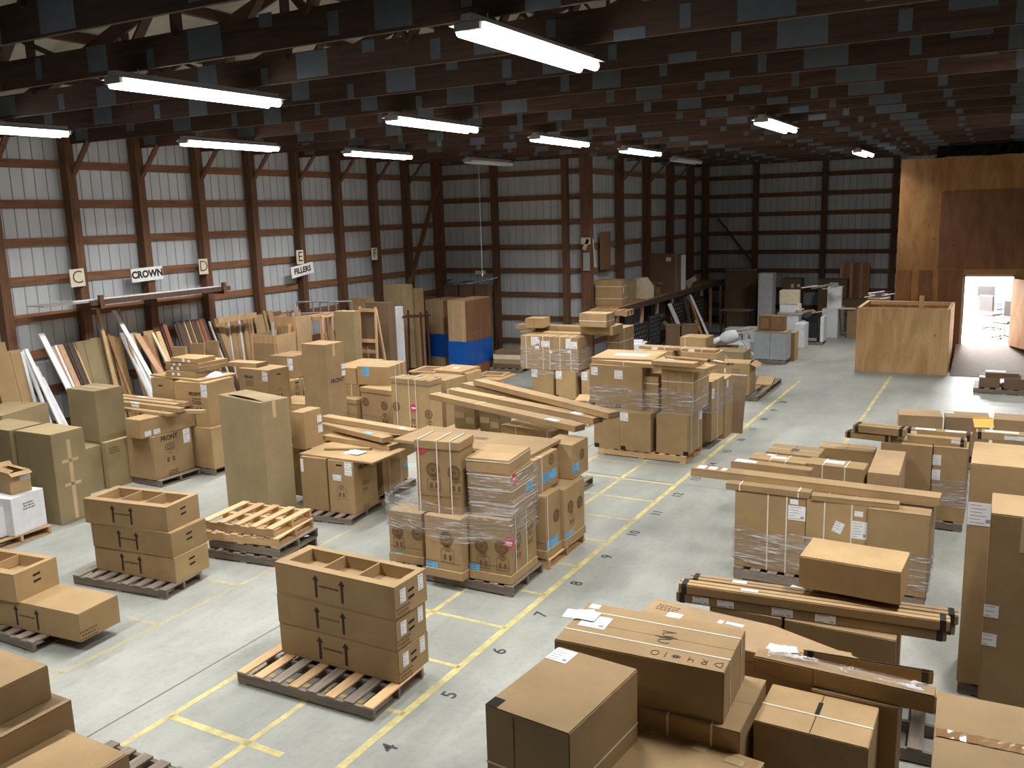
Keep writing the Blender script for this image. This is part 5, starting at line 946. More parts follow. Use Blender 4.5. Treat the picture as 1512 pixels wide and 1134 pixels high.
def open3_mesh(name, w, d, h):
    b = MB(); t = .006; m0, m1 = .30, .14            # wide front strip, narrow back strip of the top
    b.box(-w/2, w/2, -d/2, -d/2+t, 0, h); b.box(-w/2, w/2, d/2-t, d/2, 0, h); b.box(-w/2, -w/2+t, -d/2+t, d/2-t, 0, h); b.box(w/2-t, w/2, -d/2+t, d/2-t, 0, h); b.box(-w/2+t, w/2-t, -d/2+t, d/2-t, 0, .01)
    y0, y1 = -d/2+d*m0*.62, d/2-d*m1; xa, xb = -w/2+.10, w/2-.07
    b.box(-w/2, w/2, -d/2, y0, h-.004, h+.001); b.box(-w/2, w/2, y1, d/2, h-.004, h+.001); b.box(-w/2, xa, y0, y1, h-.004, h+.001); b.box(xb, w/2, y0, y1, h-.004, h+.001)
    for k in (1, 2):
        x = xa+(xb-xa)*k/3; b.box(x-.008, x+.008, y0, y1, h-.11, h-.002)
    b.box(xa, xb, y0-.004, y0, h-.12, h-.004); b.box(xa, xb, y1, y1+.004, h-.12, h-.004); b.box(xa-.004, xa, y0, y1, h-.12, h-.004); b.box(xb, xb+.004, y0, y1, h-.12, h-.004); b.box(xa, xb, y0, y1, h-.13, h-.12)
    return b.mesh(name)
def build_obj(kind, label, grp, loc, rz, dims, deco):
    w, d, h = dims; nm, cat = NAMES[kind]; R = random.Random(label); toks = [q for q in deco.split(';') if q]
    mk = [q[2:] for q in toks if q.startswith('m=')]; M = CB[mk[0]] if mk else CB['k']; has = lambda q: q in toks
    # ---- pallets
    if kind == 'pal':
        t = empty(nm, loc, math.radians(rz)); tag(t, label, cat, grp or None)
        st = toks[0] if toks else 'grey'; nn = [int(q[1:]) for q in toks if q[0] == 'n' and q[1:].isdigit()]; n = nn[0] if nn else max(4, round(w/.19)); bw = min(.11, w/n*.62)
        SX = W_newX if st == 'new' else W_greyX
        for i, y in enumerate((-d/2+.02, 0, d/2-.02)): box_part('stringer', SX, t, -w/2, w/2, y-.019, y+.019, .015, h-.018, .003)
        for i in range(n):
            x = -w/2+bw/2+(w-bw)*i/(n-1); m = {'grey': W_grey, 'new': W_new, 'greyt': W_grey, 'mix': (W_new if i % 2 == 1 or i in (0, n-1) else W_grey)}[st]
            box_part('deck_board', m, t, x-bw/2, x+bw/2, -d/2, d/2, h-.018, h, .002)
        for x in (-w/2+.06, 0, w/2-.06): box_part('bottom_board', W_grey if st != 'new' else W_new, t, x-.05, x+.05, -d/2, d/2, 0, .015)
        return t
    if kind in ('cb', 'lc', 'fc'):
        if has('open3'): me = open3_mesh(nm, w, d, h)
        elif has('opentop') or has('flapopen'):
            b = MB(); q = .005; b.box(-w/2, w/2, -d/2, -d/2+q, 0, h); b.box(-w/2, w/2, d/2-q, d/2, 0, h); b.box(-w/2, -w/2+q, -d/2+q, d/2-q, 0, h); b.box(w/2-q, w/2, -d/2+q, d/2-q, 0, h); b.box(-w/2, w/2, -d/2, d/2, 0, .008); me = b.mesh(nm)
        else: me = carton_mesh(nm, w, d, h, 'n' if kind != 'cb' or any(q in label for q in ('plain', 'lower left', 'lower right', 'left frame edge', 'overhanging', 'frame edge')) else 'x' if w >= d*.8 else 'y', R)
        o = link(nm, me, M, None, loc); o.rotation_euler.z = math.radians(rz)
        if has('opentop') or has('flapopen'):
            fl = .3*min(w, d)
            for k, (ax, ang) in enumerate((('R', -25), ('L', 40), ('F', 60) if has('opentop') else ('F', -8), ('B', -12))):
                b = MB(); q = .004
                if ax in 'RL':
                    s = 1 if ax == 'R' else -1; a_ = math.radians(ang); b.poly([(s*w/2, -d/2, h), (s*w/2, d/2, h), (s*(w/2+fl*math.cos(a_)), d/2, h+fl*math.sin(a_)), (s*(w/2+fl*math.cos(a_)), -d/2, h+fl*math.sin(a_)),
                           (s*w/2, -d/2, h+q), (s*w/2, d/2, h+q), (s*(w/2+fl*math.cos(a_)), d/2, h+q+fl*math.sin(a_)), (s*(w/2+fl*math.cos(a_)), -d/2, h+q+fl*math.sin(a_))], [(0, 1, 2, 3), (4, 5, 6, 7), (0, 1, 5, 4), (1, 2, 6, 5), (2, 3, 7, 6), (3, 0, 4, 7)])
                else:
                    s = -1 if ax == 'F' else 1; a_ = math.radians(180-abs(ang) if ax == 'B' else ang)
                    dy = -fl*math.cos(a_)*s*(-1); b.poly([(-w/2, s*d/2, h), (w/2, s*d/2, h), (w/2, s*d/2-s*fl*.9, h+abs(fl*math.sin(a_))*.4), (-w/2, s*d/2-s*fl*.9, h+abs(fl*math.sin(a_))*.4), (-w/2, s*d/2, h+q), (w/2, s*d/2, h+q), (w/2, s*d/2-s*fl*.9, h+q+abs(fl*math.sin(a_))*.4), (-w/2, s*d/2-s*fl*.9, h+q+abs(fl*math.sin(a_))*.4)],
                        [(0, 1, 2, 3), (4, 5, 6, 7), (0, 1, 5, 4), (1, 2, 6, 5), (2, 3, 7, 6), (3, 0, 4, 7)])
                b.build('flap', M, o)
    elif kind == 'lidbox' or kind == 'lidbotbox':
        b = MB(); b.box(-w/2+.006, w/2-.006, -d/2+.006, d/2-.006, .0, h-.004); o = b.build(nm, M, None, .005); o.location = loc; o.rotation_euler.z = math.radians(rz)
        lh = .10
        z0, z1 = (h-lh, h) if kind == 'lidbox' else (.005, .11)
        b = MB()
        if kind == 'lidbox': b.box(-w/2-.006, w/2+.006, -d/2-.006, d/2+.006, z0, z1); b.build('lid', M, o, .006)
        else: b.box(-w/2-.006, w/2+.006, -d/2-.006, d/2+.006, z0, z1); b.build('base_tray', M, o, .006)
        box_part('crease_line', M_inkl, o, -w/2+.02, w/2-.02, -d/2+.0035, -d/2+.006, .2, .203)
        if kind == 'lidbox' and label.startswith('tall lidded box tied'):
            Ft = Face('T', w, d, h+.001)
            for (u, v) in ((.1, .05), (.5, .05), (.9, .05), (.12, .9), (.5, .9), (.9, .9)): Ft.patch('black_corner_tape', M_blk, o, u, v, .07, .045)
    elif kind == 'sheet':
        n = 10; b = MB(); amp = min(.02, h*.5)
        V = []
        for i in range(n+1):
            for s in (-1, 1):
                x = -w/2+w*i/n; zz = amp*.4*math.sin(i*1.3+w)
                V += [(x, s*d/2, 0), (x, s*d/2+(R.uniform(-.006, .006)), h)]
        Fs = []
        for i in range(n):
            a = 4*i; c = 4*(i+1); Fs += [(a+1, c+1, c+3, a+3), (a, a+2, c+2, c), (a, c, c+1, a+1), (a+2, a+3, c+3, c+2)]
        Fs += [(0, 1, 3, 2), (4*n, 4*n+2, 4*n+3, 4*n+1)]; b.poly(V, Fs); o = b.build(nm, M, None, .002); o.location = loc; o.rotation_euler.z = math.radians(rz)
        if w > 1.0: box_part('folded_edge', M, o, -w/2, w/2, -d/2-.004, -d/2, .004, h-.006)
    elif kind == 'bag':
        b = MB(); n = 10; V = []
        for i in range(n+1):
            for k in range(n+1):
                u, v = i/n-.5, k/n-.5; V.append((u*w, v*d, h*max(0, (1-(2*abs(u))**3)*(1-(2*abs(v))**3))*R.uniform(.75, 1.1)+.002))
        b.poly(V, [(i*(n+1)+k, (i+1)*(n+1)+k, (i+1)*(n+1)+k+1, i*(n+1)+k+1) for i in range(n) for k in range(n)]); b.box(-w/2, w/2, -d/2, d/2, 0, .003)
        o = b.build(nm, simple('white_plastic_bag', (.85, .86, .9), .25), None); o.location = loc; o.rotation_euler.z = math.radians(rz)
    elif kind == 'paper':
        o = empty(nm, loc, math.radians(rz)); n = 3
        for k in range(n):
            b = MB(); Mx = Matrix.Translation((R.uniform(-.02, .02), R.uniform(-.02, .02), h*k/n)) @ Matrix.Rotation(R.uniform(-.15, .15), 4, 'Z'); b.box(-w/2, w/2, -d/2, d/2, 0, h/n-.001, M=Mx); b.build('sheet_of_paper', M_lab, o)
    elif kind == 'frame':
        b = MB(); q = .12*min(w, d); b.box(-w/2, w/2, -d/2, -d/2+q, 0, h); b.box(-w/2, w/2, d/2-q, d/2, 0, h); b.box(-w/2, -w/2+q, -d/2+q, d/2-q, 0, h); b.box(w/2-q, w/2, -d/2+q, d/2-q, 0, h); o = b.build(nm, M, None, .003); o.location = loc; o.rotation_euler.z = math.radians(rz)
        box_part('back_board', M_inkl, o, -w/2+q, w/2-q, -d/2+q, d/2-q, 0, .006)
    elif kind in ('leanpanel', 'panel'):
        b = MB()
        if kind == 'leanpanel':
            ln = .28; b.poly([(-w/2, -d/2-ln, 0), (w/2, -d/2-ln, 0), (w/2, d/2-ln, 0), (-w/2, d/2-ln, 0), (-w/2, -d/2, h), (w/2, -d/2, h), (w/2, d/2, h), (-w/2, d/2, h)], [(0, 1, 2, 3), (4, 5, 6, 7), (0, 1, 5, 4), (1, 2, 6, 5), (2, 3, 7, 6), (3, 0, 4, 7)])
            o = b.build(nm, M, None, .003); o.location = loc; o.rotation_euler.z = math.radians(rz)
            box_part('pale_edge', CB['gw'], o, -w/2, w/2, -d/2-.002, d/2, h, h+.02)
        else:
            b.box(-w/2, w/2, -d/2, d/2, 0, h); o = b.build(nm, M, None, .004); o.location = loc; o.rotation_euler.z = math.radians(rz)
    elif kind == 'bluecab':
        b = MB(); b.box(-w/2, w/2, -d/2, d/2, 0, h); o = b.build(nm, CB['p'], None, .008); o.location = loc; o.rotation_euler.z = math.radians(rz)
        Ws = wood('brown_side_panel', (.15, .065, .03), (.27, .125, .06), 'Z', 1.5) if 'brown_side_panel' not in bpy.data.materials else bpy.data.materials['brown_side_panel']
        box_part('side_panel', Ws, o, w/2, w/2+.006, -d/2+.01, d/2, 0, h-.01)
        F_ = Face('F', w, d, h); F_.patch('tape_strip', M_tape, o, .32, .5, .02, h*.96); F_.patch('tape_strip', M_tape, o, .85, .5, .02, h*.96)
        R_ = Face('R', w, d, h, .0065)
        for u, v, ww, hh in ((.5, .68, .02, h*.55), (.45, .6, d*.8, .015)): R_.patch('groove', M_seam, o, u, v, ww*.4 if ww < .1 else ww, hh if hh > .1 else .006)
        b = MB(); n = 26; z0, z1 = .30, .96; pts = [(-w/2-.012, -d/2-.012), (w/2+.018, -d/2-.012), (w/2+.018, d/2+.012), (-w/2-.012, d/2+.012)]; P = []
        for s in range(4):
            for k in range(n):
                a_, c_ = pts[s], pts[(s+1) % 4]; P.append((a_[0]+(c_[0]-a_[0])*k/n, a_[1]+(c_[1]-a_[1])*k/n))
        m_ = len(P); rows = 12; V = [(x+R.uniform(-.003, .003), y+R.uniform(-.003, .003), z0+(z1-z0)*q/(rows-1)+.012*math.sin(i*.12)) for q in range(rows) for i, (x, y) in enumerate(P)]
        b.poly(V, [(q*m_+i, q*m_+(i+1) % m_, (q+1)*m_+(i+1) % m_, (q+1)*m_+i) for q in range(rows-1) for i in range(m_)]); b.build('blue_film_band', M_bluefilm, o)
    elif kind in ('cab1', 'cab2'):
        o = empty(nm, loc, math.radians(rz)); q = .018
        box_part('carcass', M, o, -w/2, w/2, -d/2+q+.002, d/2, 0, h, .003)
        nd = 2 if kind == 'cab2' else (1 if h > w*.5 else 1)
        for k in range(nd):
            xa = -w/2+w*k/nd+.003; xb = -w/2+w*(k+1)/nd-.003; dr_ = box_part('door', M, o, xa, xb, -d/2, -d/2+q, .006, h-.006, .003)
            if M is CB['oak']:
                box_part('raised_panel', M, dr_, xa+.06, xb-.06, -d/2-.008, -d/2, .07, h-.07, .006); 
                b = MB(); xk = xb-.03 if k == 0 else xa+.03; b.tube((xk, -d/2, h*.3), (xk, -d/2-.025, h*.3), .012, 8); b.build('knob', M_btape, dr_)
        if mk and mk[0] == 'g' and kind == 'cab2':
            box_part('particle_top', CB['o'], o, -w/2, w/2, -d/2, d/2, h, h+.016); 
        if mk and mk[0] == 'b': box_part('kick_plate', M_steel, o, -w/2+.02, w/2-.02, -d/2-.004, -d/2, .03, .12); box_part('control_strip', M_dark, o, -w/2+.01, w/2-.01, -d/2-.005, -d/2, h-.12, h-.02)
        if mk and mk[0] in 'wc' and h > .3 and not has('tri'):
            b = MB(); b.tube((w*.4, -d/2, h*.8), (w*.4, -d/2-.02, h*.8), .012, 8); b.build('knob', M_steel, o)
        if has('tri'):
            Fx = Face('F', w, d, h, .002); Mx = Fx.mat(.55, .4); b = MB(); s = min(.08, h*.3); b.poly([Mx @ Vector(p) for p in ((-s, -s*.8, .001), (s, -s*.8, .001), (0, s, .001))], [(0, 1, 2)]); b.build('triangle_mark', M_labl, o)
    elif kind == 'planked':
        o = empty(nm, loc, 0); n = 9
        for k in range(n): box_part('plank', W_wood if k % 3 else W_pk, o, -w/2+w*k/n+.002, -w/2+w*(k+1)/n-.002, -d/2, d/2, 0, h-R.uniform(0, .01))
        box_part('cross_rail', W_girtX, o, -w/2, w/2, d/2, d/2+.02, .3, .4)
    elif kind == 'tube':
        b = MB(); b.tube((-w/2, 0, d/2), (w/2, 0, d/2), d/2, 14); o = b.build(nm, CB['p'], None); o.location = loc; o.rotation_euler.z = math.radians(rz)
        b = MB(); b.tube((w/2-.01, 0, d/2), (w/2+.02, 0, d/2), d/2+.004, 14); b.build('end_cap', M_blk, o)
    elif kind == 'env':
        b = MB(); b.poly([(-w/2, 0, 0), (w/2, 0, 0), (w/2, d*.8, d*.7), (-w/2, d*.8, d*.7), (-w/2, .02, -.0), (w/2, .02, -.0), (w/2, d*.8+.02, d*.7), (-w/2, d*.8+.02, d*.7)], [(0, 1, 2, 3), (4, 5, 6, 7), (0, 1, 5, 4), (1, 2, 6, 5), (2, 3, 7, 6), (3, 0, 4, 7)])
        o = b.build(nm, simple('yellow_padded_envelope', (.78, .42, .04), .5), None, .004); o.location = loc; o.rotation_euler.z = math.radians(rz)
        box_part('flap', bpy.data.materials['yellow_padded_envelope'], o, -w/2, w/2, d*.72, d*.8, d*.66, d*.71)
    elif kind == 'taper':
        b = MB(); P = [(-w/2, -d/2), (w/2, -d/2), (w/2, -d/2+.12), (-w/2+.45*w, d/2), (-w/2, d/2)]; n = 5; b.poly([(x, y, z) for z in (0, h) for x, y in P], [tuple(range(n))[::-1], tuple(range(n, 2*n))]+[(i, (i+1) % n, n+(i+1) % n, n+i) for i in range(n)])
        o = b.build(nm, CB['p'], None, .004); o.location = loc; o.rotation_euler.z = math.radians(rz); Ft = Face('T', w, d, h)
        for u, v, a_, c_ in ((.12, .55, .12, .09), (.33, .72, .14, .05), (.28, .7, .04, .06)): shipping_label(Ft, o, u, v, a_, c_)
        Ft.patch('green_sticker', simple('mint_green_sticker', (.25, .68, .48), .5), o, .27, .35, .05, .05); rowsprint(Ft, o, .62, .3, .03, 9); rowsprint(Ft, o, .07, .8, .03, 3)
    elif kind == 'opencrate':
        o = empty(nm, loc, math.radians(rz)); q = .015
        box_part('front_panel', W_tan, o, -w/2, w/2, -d/2, -d/2+q, h*.9, h); box_part('front_panel', CB['k'], o, -w/2, w/2, -d/2+q*.2, -d/2+q, 0, h*.9); box_part('side_panel', CB['p'], o, w/2-q, w/2, -d/2+q, d/2, 0, h); box_part('side_panel', CB['k'], o, -w/2, -w/2+q, -d/2+q, d/2, 0, h); box_part('back_panel', CB['k'], o, -w/2+q, w/2-q, d/2-q, d/2, 0, h); box_part('bottom', CB['k'], o, -w/2+q, w/2-q, -d/2+q, d/2-q, .02, .04)
        for x in (-w/2+.03, w/2-.04): box_part('corner_batten', W_tan, o, x-.02, x+.02, -d/2-.012, -d/2, 0, h)
        for k in range(5):
            x = R.uniform(-w*.35, w*.35); y = R.uniform(-d*.2, d*.3); b = MB(); b.beam((x, y, h*.3), (x+R.uniform(-.15, .15), y+.1, h+R.uniform(.05, .25)), .05, .02, up=(0, 1, 0)); q_ = b.build('wood_offcut', R.choice([W_tan, W_wood, CB['gw']])); q_.parent = None
            q_.matrix_world = Matrix.Translation(loc) @ Matrix.Rotation(math.radians(rz), 4, 'Z'); tag(q_, 'wood offcut standing in the '+('low' if h < 2.05 else 'tall')+' open crate by the left wall', 'offcut', 'offcuts in the '+('low' if h < 2.05 else 'tall')+' crate')
        return tag(o, label, cat, grp or None)
    elif kind == 'studframe':
        o = empty(nm, loc, math.radians(rz))
        for k in range(5): y = -d/2+.03+(d-.06)*k/4; box_part('stud', W_tan, o, w/2-.08, w/2, y-.02, y+.02, .04, h-.04)
        for k in range(3): y = -d/2+.03+(d-.06)*k/2; box_part('stud', W_wood, o, -w/2, -w/2+.06, y-.02, y+.02, .04, h-.04)
        for x in (-w/2+.03, w/2-.04):
            box_part('top_rail', W_pk, o, x-.045, x+.045, -d/2, d/2, h-.04, h); box_part('bottom_rail', W_tan, o, x-.045, x+.045, -d/2, d/2, 0, .04)
        for y in (-d/2+.03, d/2-.03): box_part('end_rail', W_tan, o, -w/2+.075, w/2-.085, y-.02, y+.02, h-.1, h-.01)
        for k in range(2):
            b = MB(); b.beam((w/2+.06, -d/2+.25+.5*k, .0), (w/2+.02, -d/2+.05+.75*k, h*.82), .03, .07, up=(1, 0, 0)); b.build('loose_brace', W_tan, o)
    elif kind == 'easel':
        o = empty(nm, loc, math.radians(rz))
        for s in (-1, 1):
            b = MB(); b.beam((s*w/2, -d/2, 0), (s*w/2*.9, -d/2+.1, h), .05, .04, up=(0, 1, 0)); b.build('leg', W_tan, o)
            b = MB(); b.beam((s*w/2, d/2, 0), (s*w/2*.9, -d/2+.12, h-.05), .05, .04, up=(0, 1, 0)); b.build('leg', W_tan, o)
        for z in (h-.08, h*.62, h*.5): box_part('rail', W_tan, o, -w/2*.93, w/2*.93, -d/2+.04, -d/2+.08, z-.04, z+.04)
        b = MB(); b.beam((-w/2, -d/2-.03, h*.62), (w*.42, -d/2-.3, .1), .05, .03, up=(0, 1, 0)); b.build('slanted_brace', W_tan, o)
        box_part('back_board', CB['d'], o, -w/2*.85, w/2*.85, -d/2+.1, -d/2+.12, h*.55, h-.05)
    elif kind == 'metalframe':
        o = empty(nm, loc, math.radians(rz))
        for a_, c_ in (((-w/2, 0, h-.02), (w/2, 0, h-.02)), ((-w/2, 0, h-.30), (w/2, 0, h-.30)), ((-w/2, 0, 0), (-w/2, 0, h)), ((w/2, 0, 0), (w/2, 0, h)), ((0, 0, h-.3), (0, 0, h-.02))):
            b = MB(); b.tube(a_, c_, .022, 8); b.build('rail' if a_[2] == c_[2] else 'upright', M_steel, o)
    tag(o, label, cat, grp or None)
    if kind not in ('cb', 'lc', 'fc', 'lidbox', 'lidbotbox', 'sheet'): return o
    e0 = -.004 if kind == 'lidbotbox' or kind == 'lidbox' else 0
    lidh = .1 if kind == 'lidbox' else 0
    FC = {k: Face(k, w, d, h, .0015+(0 if k == 'T' else e0)) for k in 'FRT'}
    for q in toks:
        if q.startswith('m='): continue
        k, _, rest = q.partition(':'); a = rest.split(',') if rest else []
        if k == 'L':
            u, v, lw, lh_ = map(float, a[1:5]); col = a[5] if len(a) > 5 else 'w'; rot = float(a[6]) if len(a) > 6 else 0
            fw = FC[a[0]].W; u = min(max(u, lw/2/fw), 1-lw/2/fw) if fw > lw else .5
            F_ = FC[a[0]]; v = min(max(v, lh_/2/F_.H), 1-lh_/2/F_.H) if F_.H > lh_ else .5
            if F_.W < lw: lw = F_.W*.95
            if F_.H < lh_: lh_ = F_.H*.95
            shipping_label(F_, o, u, v, lw, lh_, col, rot)
        elif k == 'H':
            u, v = float(a[1]), float(a[2])
            for dv in (.0, .22):
                b = MB(); Mx = FC[a[0]].mat(u, v+dv-.11, 4); b.box(-.045, .045, -.011, .011, -.001, .001, M=Mx); b.build('hand_slot', M_dark, o)
        elif k == 'H1': b = MB(); b.box(-.05, .05, -.012, .012, -.001, .001, M=FC[a[0]].mat(float(a[1]), float(a[2]))); b.build('hand_slot', M_dark, o)
        elif k == 'A':
            F_ = FC['F']; c_ = float(a[0]) if a else .465; ah = h*.72
            for s in (-1, 1):
                Mx = F_.mat(c_+s*.11, .5); b = MB(); b.box(-.015, .015, -ah/2, ah*.30, 0, .0006, M=Mx); b.poly([Mx @ Vector(p) for p in ((-.040, ah*.26, .0006), (.040, ah*.26, .0006), (0, ah/2, .0006))], [(0, 1, 2)]); b.build('printed_arrow', M_ink, o)
            tx = link('printed_text', text_mesh('DO NOT STORE ON END', .029, .0004, .0003), M_ink, o); tx.matrix_local = F_.mat(c_, .52) @ Matrix.Scale(.70, 4, (1, 0, 0))
        elif k == 'P':
            u, v, sz = map(float, a[1:4])
            if a[4] == '0': tx = link('printed_text', text_mesh(a[5], sz*1.25, .004, .0004), M_ink, o); tx.matrix_local = FC[a[0]].mat(u, v)
            else: rowsprint(FC[a[0]], o, u, v, sz, int(a[4]), M_ink if a[4] in ('60',) else None)
        elif k == 'D': diagram(FC[a[0]], o, *map(float, a[1:5]))
        elif k == 'C': ring(FC[a[0]], o, *map(float, a[1:4]))
        elif k == 'B': sticker(FC[a[0]], o, *map(float, a[1:4]))
        elif k == 'S': strap(o, a[0], float(a[1]), w, d, h, lidh)
        elif k == 'N':
            b = MB(); b.box(-.045, .045, -.0, .075, -.001, .001, M=FC['F'].mat(min(.95, max(.05, float(a[0]))), 0)); b.build('cut_notch', M_dark, o)
        elif k == 'seamF': FC['F'].patch('fold_seam', M_seam, o, float(a[0]), .5, .004, h*.97, t=.0006)
        elif k == 'seamT': FC['T'].patch('fold_seam', M_seam, o, float(a[0]), .5, .005, d*.97, t=.0006)
        elif k == 'T': FC['T'].patch('packing_tape', M_tape, o, .5, .5, w*.98, .05, t=.0008)
        elif k == 'T2':
            b = MB(); n = 30; F_ = FC['T']; Mx = F_.mat(.5, .44, 1); V = [Mx @ Vector((-w*.49+w*.98*i/n, s*.045+R.uniform(-.004, .004), .002+R.uniform(0, .004))) for i in range(n+1) for s in (-1, -.3, .3, 1)]
            b.poly(V, [(i*4+q_, (i+1)*4+q_, (i+1)*4+q_+1, i*4+q_+1) for i in range(n) for q_ in range(3)]); b.build('glossy_tape', M_btape, o)
        elif k == 'tapedrop': FC['R' if not label.startswith('long box with a blue') else 'F'].patch('packing_tape', M_tape, o, .45, 1-.12/h, .055, .24)
        elif k == 'tapedropF': FC['F'].patch('packing_tape', M_tape, o, .35, 1-.14/h, .08, .28)
        elif k == 'tapeR':
            FC['R'].patch('packing_tape', M_tape, o, .5, .5, .06, h*.94); FC['R'].patch('packing_tape', M_tape, o, .5, .68, d*.5, .05); FC['R'].patch('packing_tape', M_tape, o, .5, .42, d*.5, .05)
        elif k == 'tapeT': FC['T'].patch('packing_tape', M_tape, o, .9, .5, .05, d*.8)
        elif k == 'patch':
            FC['F'].patch('tape_patch', M_tape, o, .25, .55, .17, .1); FC['F'].patch('tape_patch', M_tape, o, .75, .35, .15, .1)
        elif k == 'tapebits':
            FC['T'].patch('tape_patch', M_tape, o, .1, .93, .07, .06, 20); FC['T'].patch('tape_patch', M_tape, o, .5, .9, .09, .09); FC['T'].patch('tape_patch', M_tape, o, .8, .86, .12, .07)
        elif k == 'gapT': FC['T'].patch('dark_gap', M_dark, o, .5, .5, .11, .11, t=.0008); FC['T'].patch('fold_seam', M_seam, o, .48, .5, .006, d*.97, t=.0006)
        elif k == 'gap4': FC['T'].patch('dark_gap', M_dark, o, .5, .62, .03, .17, t=.0008); FC['T'].patch('fold_seam', M_seam, o, .5, .5, .006, d*.97, t=.0006)
        elif k == 'darkend': box_part('end_band', M_blk if 0 else CB['d'], o, w/2-.02, w/2+.003, -d/2-.003, d/2+.003, 0, h+.003)
        elif k == 'blackend':
            for s in (-1, 1): box_part('black_band', M_blk, o, s*(w/2-.05)-.022, s*(w/2-.05)+.022, -d/2-.003, d/2+.003, 0, h+.003)
            box_part('black_lengthwise_band', M_blk, o, -w/2, w/2, -.004, .004, h, h+.002)
        elif k == 'notch':
            F_ = FC['T']; F_.patch('corner_gap', M_dark, o, .075, .06, .08, .10, t=.0008); FC['F'].patch('corner_gap', M_dark, o, .42, .55, .12, .1, t=.0008)
        elif k == 'flapbend':
            b = MB(); n = 12; q_ = d*.9; V = []
            for i in range(n+1):
                x = -w/2+.12*w+w*.86*i/n; lift = .035*math.sin(PI*i/n)
                V += [(x, -d/2+.03+.08*abs(i/n-.5), h+.004+lift), (x, d/2-.01, h+.004)]
            b.poly(V, [(2*i, 2*i+2, 2*i+3, 2*i+1) for i in range(n)]); b.poly([(x, y, z-.003) for x, y, z in V], [(2*i, 2*i+1, 2*i+3, 2*i+2) for i in range(n)]); b.build('lifted_flap', M, o)
        elif k == 'scrawl':
            F_ = FC['T']; b = MB(); Mx = F_.mat(.74, .13, 180) @ Matrix.Scale(1.45, 4); r_ = .022
            def stroke(pts):
                for p, q_ in zip(pts, pts[1:]): b.beam(Mx @ Vector((*p, .0006)), Mx @ Vector((*q_, .0006)), .005, .001, up=F_.n)
            arc = lambda cx, cy, rx, ry, a0, a1, n=8: [(cx+rx*math.cos(math.radians(a0+(a1-a0)*i/n)), cy+ry*math.sin(math.radians(a0+(a1-a0)*i/n))) for i in range(n+1)]
            x = -.19; stroke([(x, -r_), (x, r_)]); stroke(arc(x, 0, r_*1.5, r_, 90, -90))                # D
            x = -.12; stroke([(x, -r_), (x, r_)]); stroke(arc(x, r_*.5, r_, r_*.5, 90, -90)); stroke([(x, 0), (x+r_, -r_)])   # R
            x = -.06; stroke([(x, r_), (x, 0), (x+r_, 0)]); stroke([(x+r_, r_), (x+r_, -r_)])           # 4
            x = .02; stroke([(x-.02, .005), (x+.02, .005)]); stroke([(x-.02, -.006), (x+.02, -.006)]); stroke([(x-.006, -.018), (x-.002, .018)]); stroke([(x+.006, -.018), (x+.01, .018)])  # hash
            stroke([(.07, -r_), (.07, r_)]); stroke(arc(.12, 0, r_*.8, r_, 0, 360, 14))
            Mx = F_.mat(.60, .50, 180) @ Matrix.Scale(1.45, 4)
            stroke(arc(0, .04, .03, .02, 150, -30)+[(-.03, .01), (.04, .01)]); stroke([(-.05, -.005), (.06, .0)]); stroke(arc(0, -.03, .03, .02, 150, -30)+[(-.03, -.06), (.04, -.06)])
            b.build('marker_handwriting', M_ink, o)
    return o
for row in OBJ: build_obj(*row)
# ---- boards, strips and flat cartons leaning on the left wall
for (n_, Y, z, X, lean, dy, w_, th, mat, label, grp) in LEAN:
    b = MB(); b.beam((X+lean, Y+dy, .01), (X, Y, z), w_, th, up=(1, 0, 0)); cat_ = {'flat_carton': 'carton', 'trim_strip': 'trim', 'trim_board': 'trim', 'batten': 'batten', 'panel': 'board'}.get(n_, 'board')
    me = b.mesh(n_, .003 if w_ > .1 else 0)
    me.transform(Matrix.Translation((-(X+lean), -(Y+dy), 0)))
    o = link(n_, me, MATS[mat], None, (X+lean, Y+dy, 0)); tag(o, label, cat_, grp)
    if n_ == 'flat_carton' and w_ > .3:
        b = MB(); b.beam(Vector((0, -w_*.1-dy*0, .012))+Vector((th/2+.001, 0, 0)), Vector((-lean, -dy-w_*.1, z))+Vector((th/2+.001, 0, 0)), .006, .002, up=(1, 0, 0)); b.build('fold_seam', M_seam, o)
# rail over the rack of strips
o = box_part('rack_rail', W_tan, None, -14.98, -14.93, 13.8, 14.95, 2.13, 2.25); tag(o, 'pale wooden rail holding the row of thin strips by the left wall', 'rail')
# ---- fanned long cartons
for i, (a, za, c, zc, label) in enumerate(LC):
    b = MB(); L_ = (Vector((*c, zc))-Vector((*a, za))).length; ang = math.atan2(c[1]-a[1], c[0]-a[0]); hh, dd = .085, .2
    me = carton_mesh('long_carton', L_, dd, hh, 'x', random.Random(i)); o = link('long_carton', me, CB['k'], None); zz = za-hh+.012*i
    off = Vector((-math.sin(ang), math.cos(ang), 0))*dd/2
    o.location = Vector(((a[0]+c[0])/2, (a[1]+c[1])/2, zz))+off; o.rotation_euler.z = ang; tag(o, label, 'carton', 'long cartons fanned over the stacks')
    F_ = Face('T', L_, dd, hh); 
    if i < 3: F_.patch('packing_tape', M_tape, o, .36, .5, .08, dd*.99); F_.patch('packing_tape', M_tape, o, .02, .5, .06, dd*.99)
    if i == 0: shipping_label(F_, o, .85, .3, .22, .1)
    if i == 1: shipping_label(F_, o, .88, .5, .2, .13)
    box_part('open_end', CB['d'], o, L_/2-.004, L_/2+.004, -dd/2+.01, dd/2-.01, .01, hh-.01)
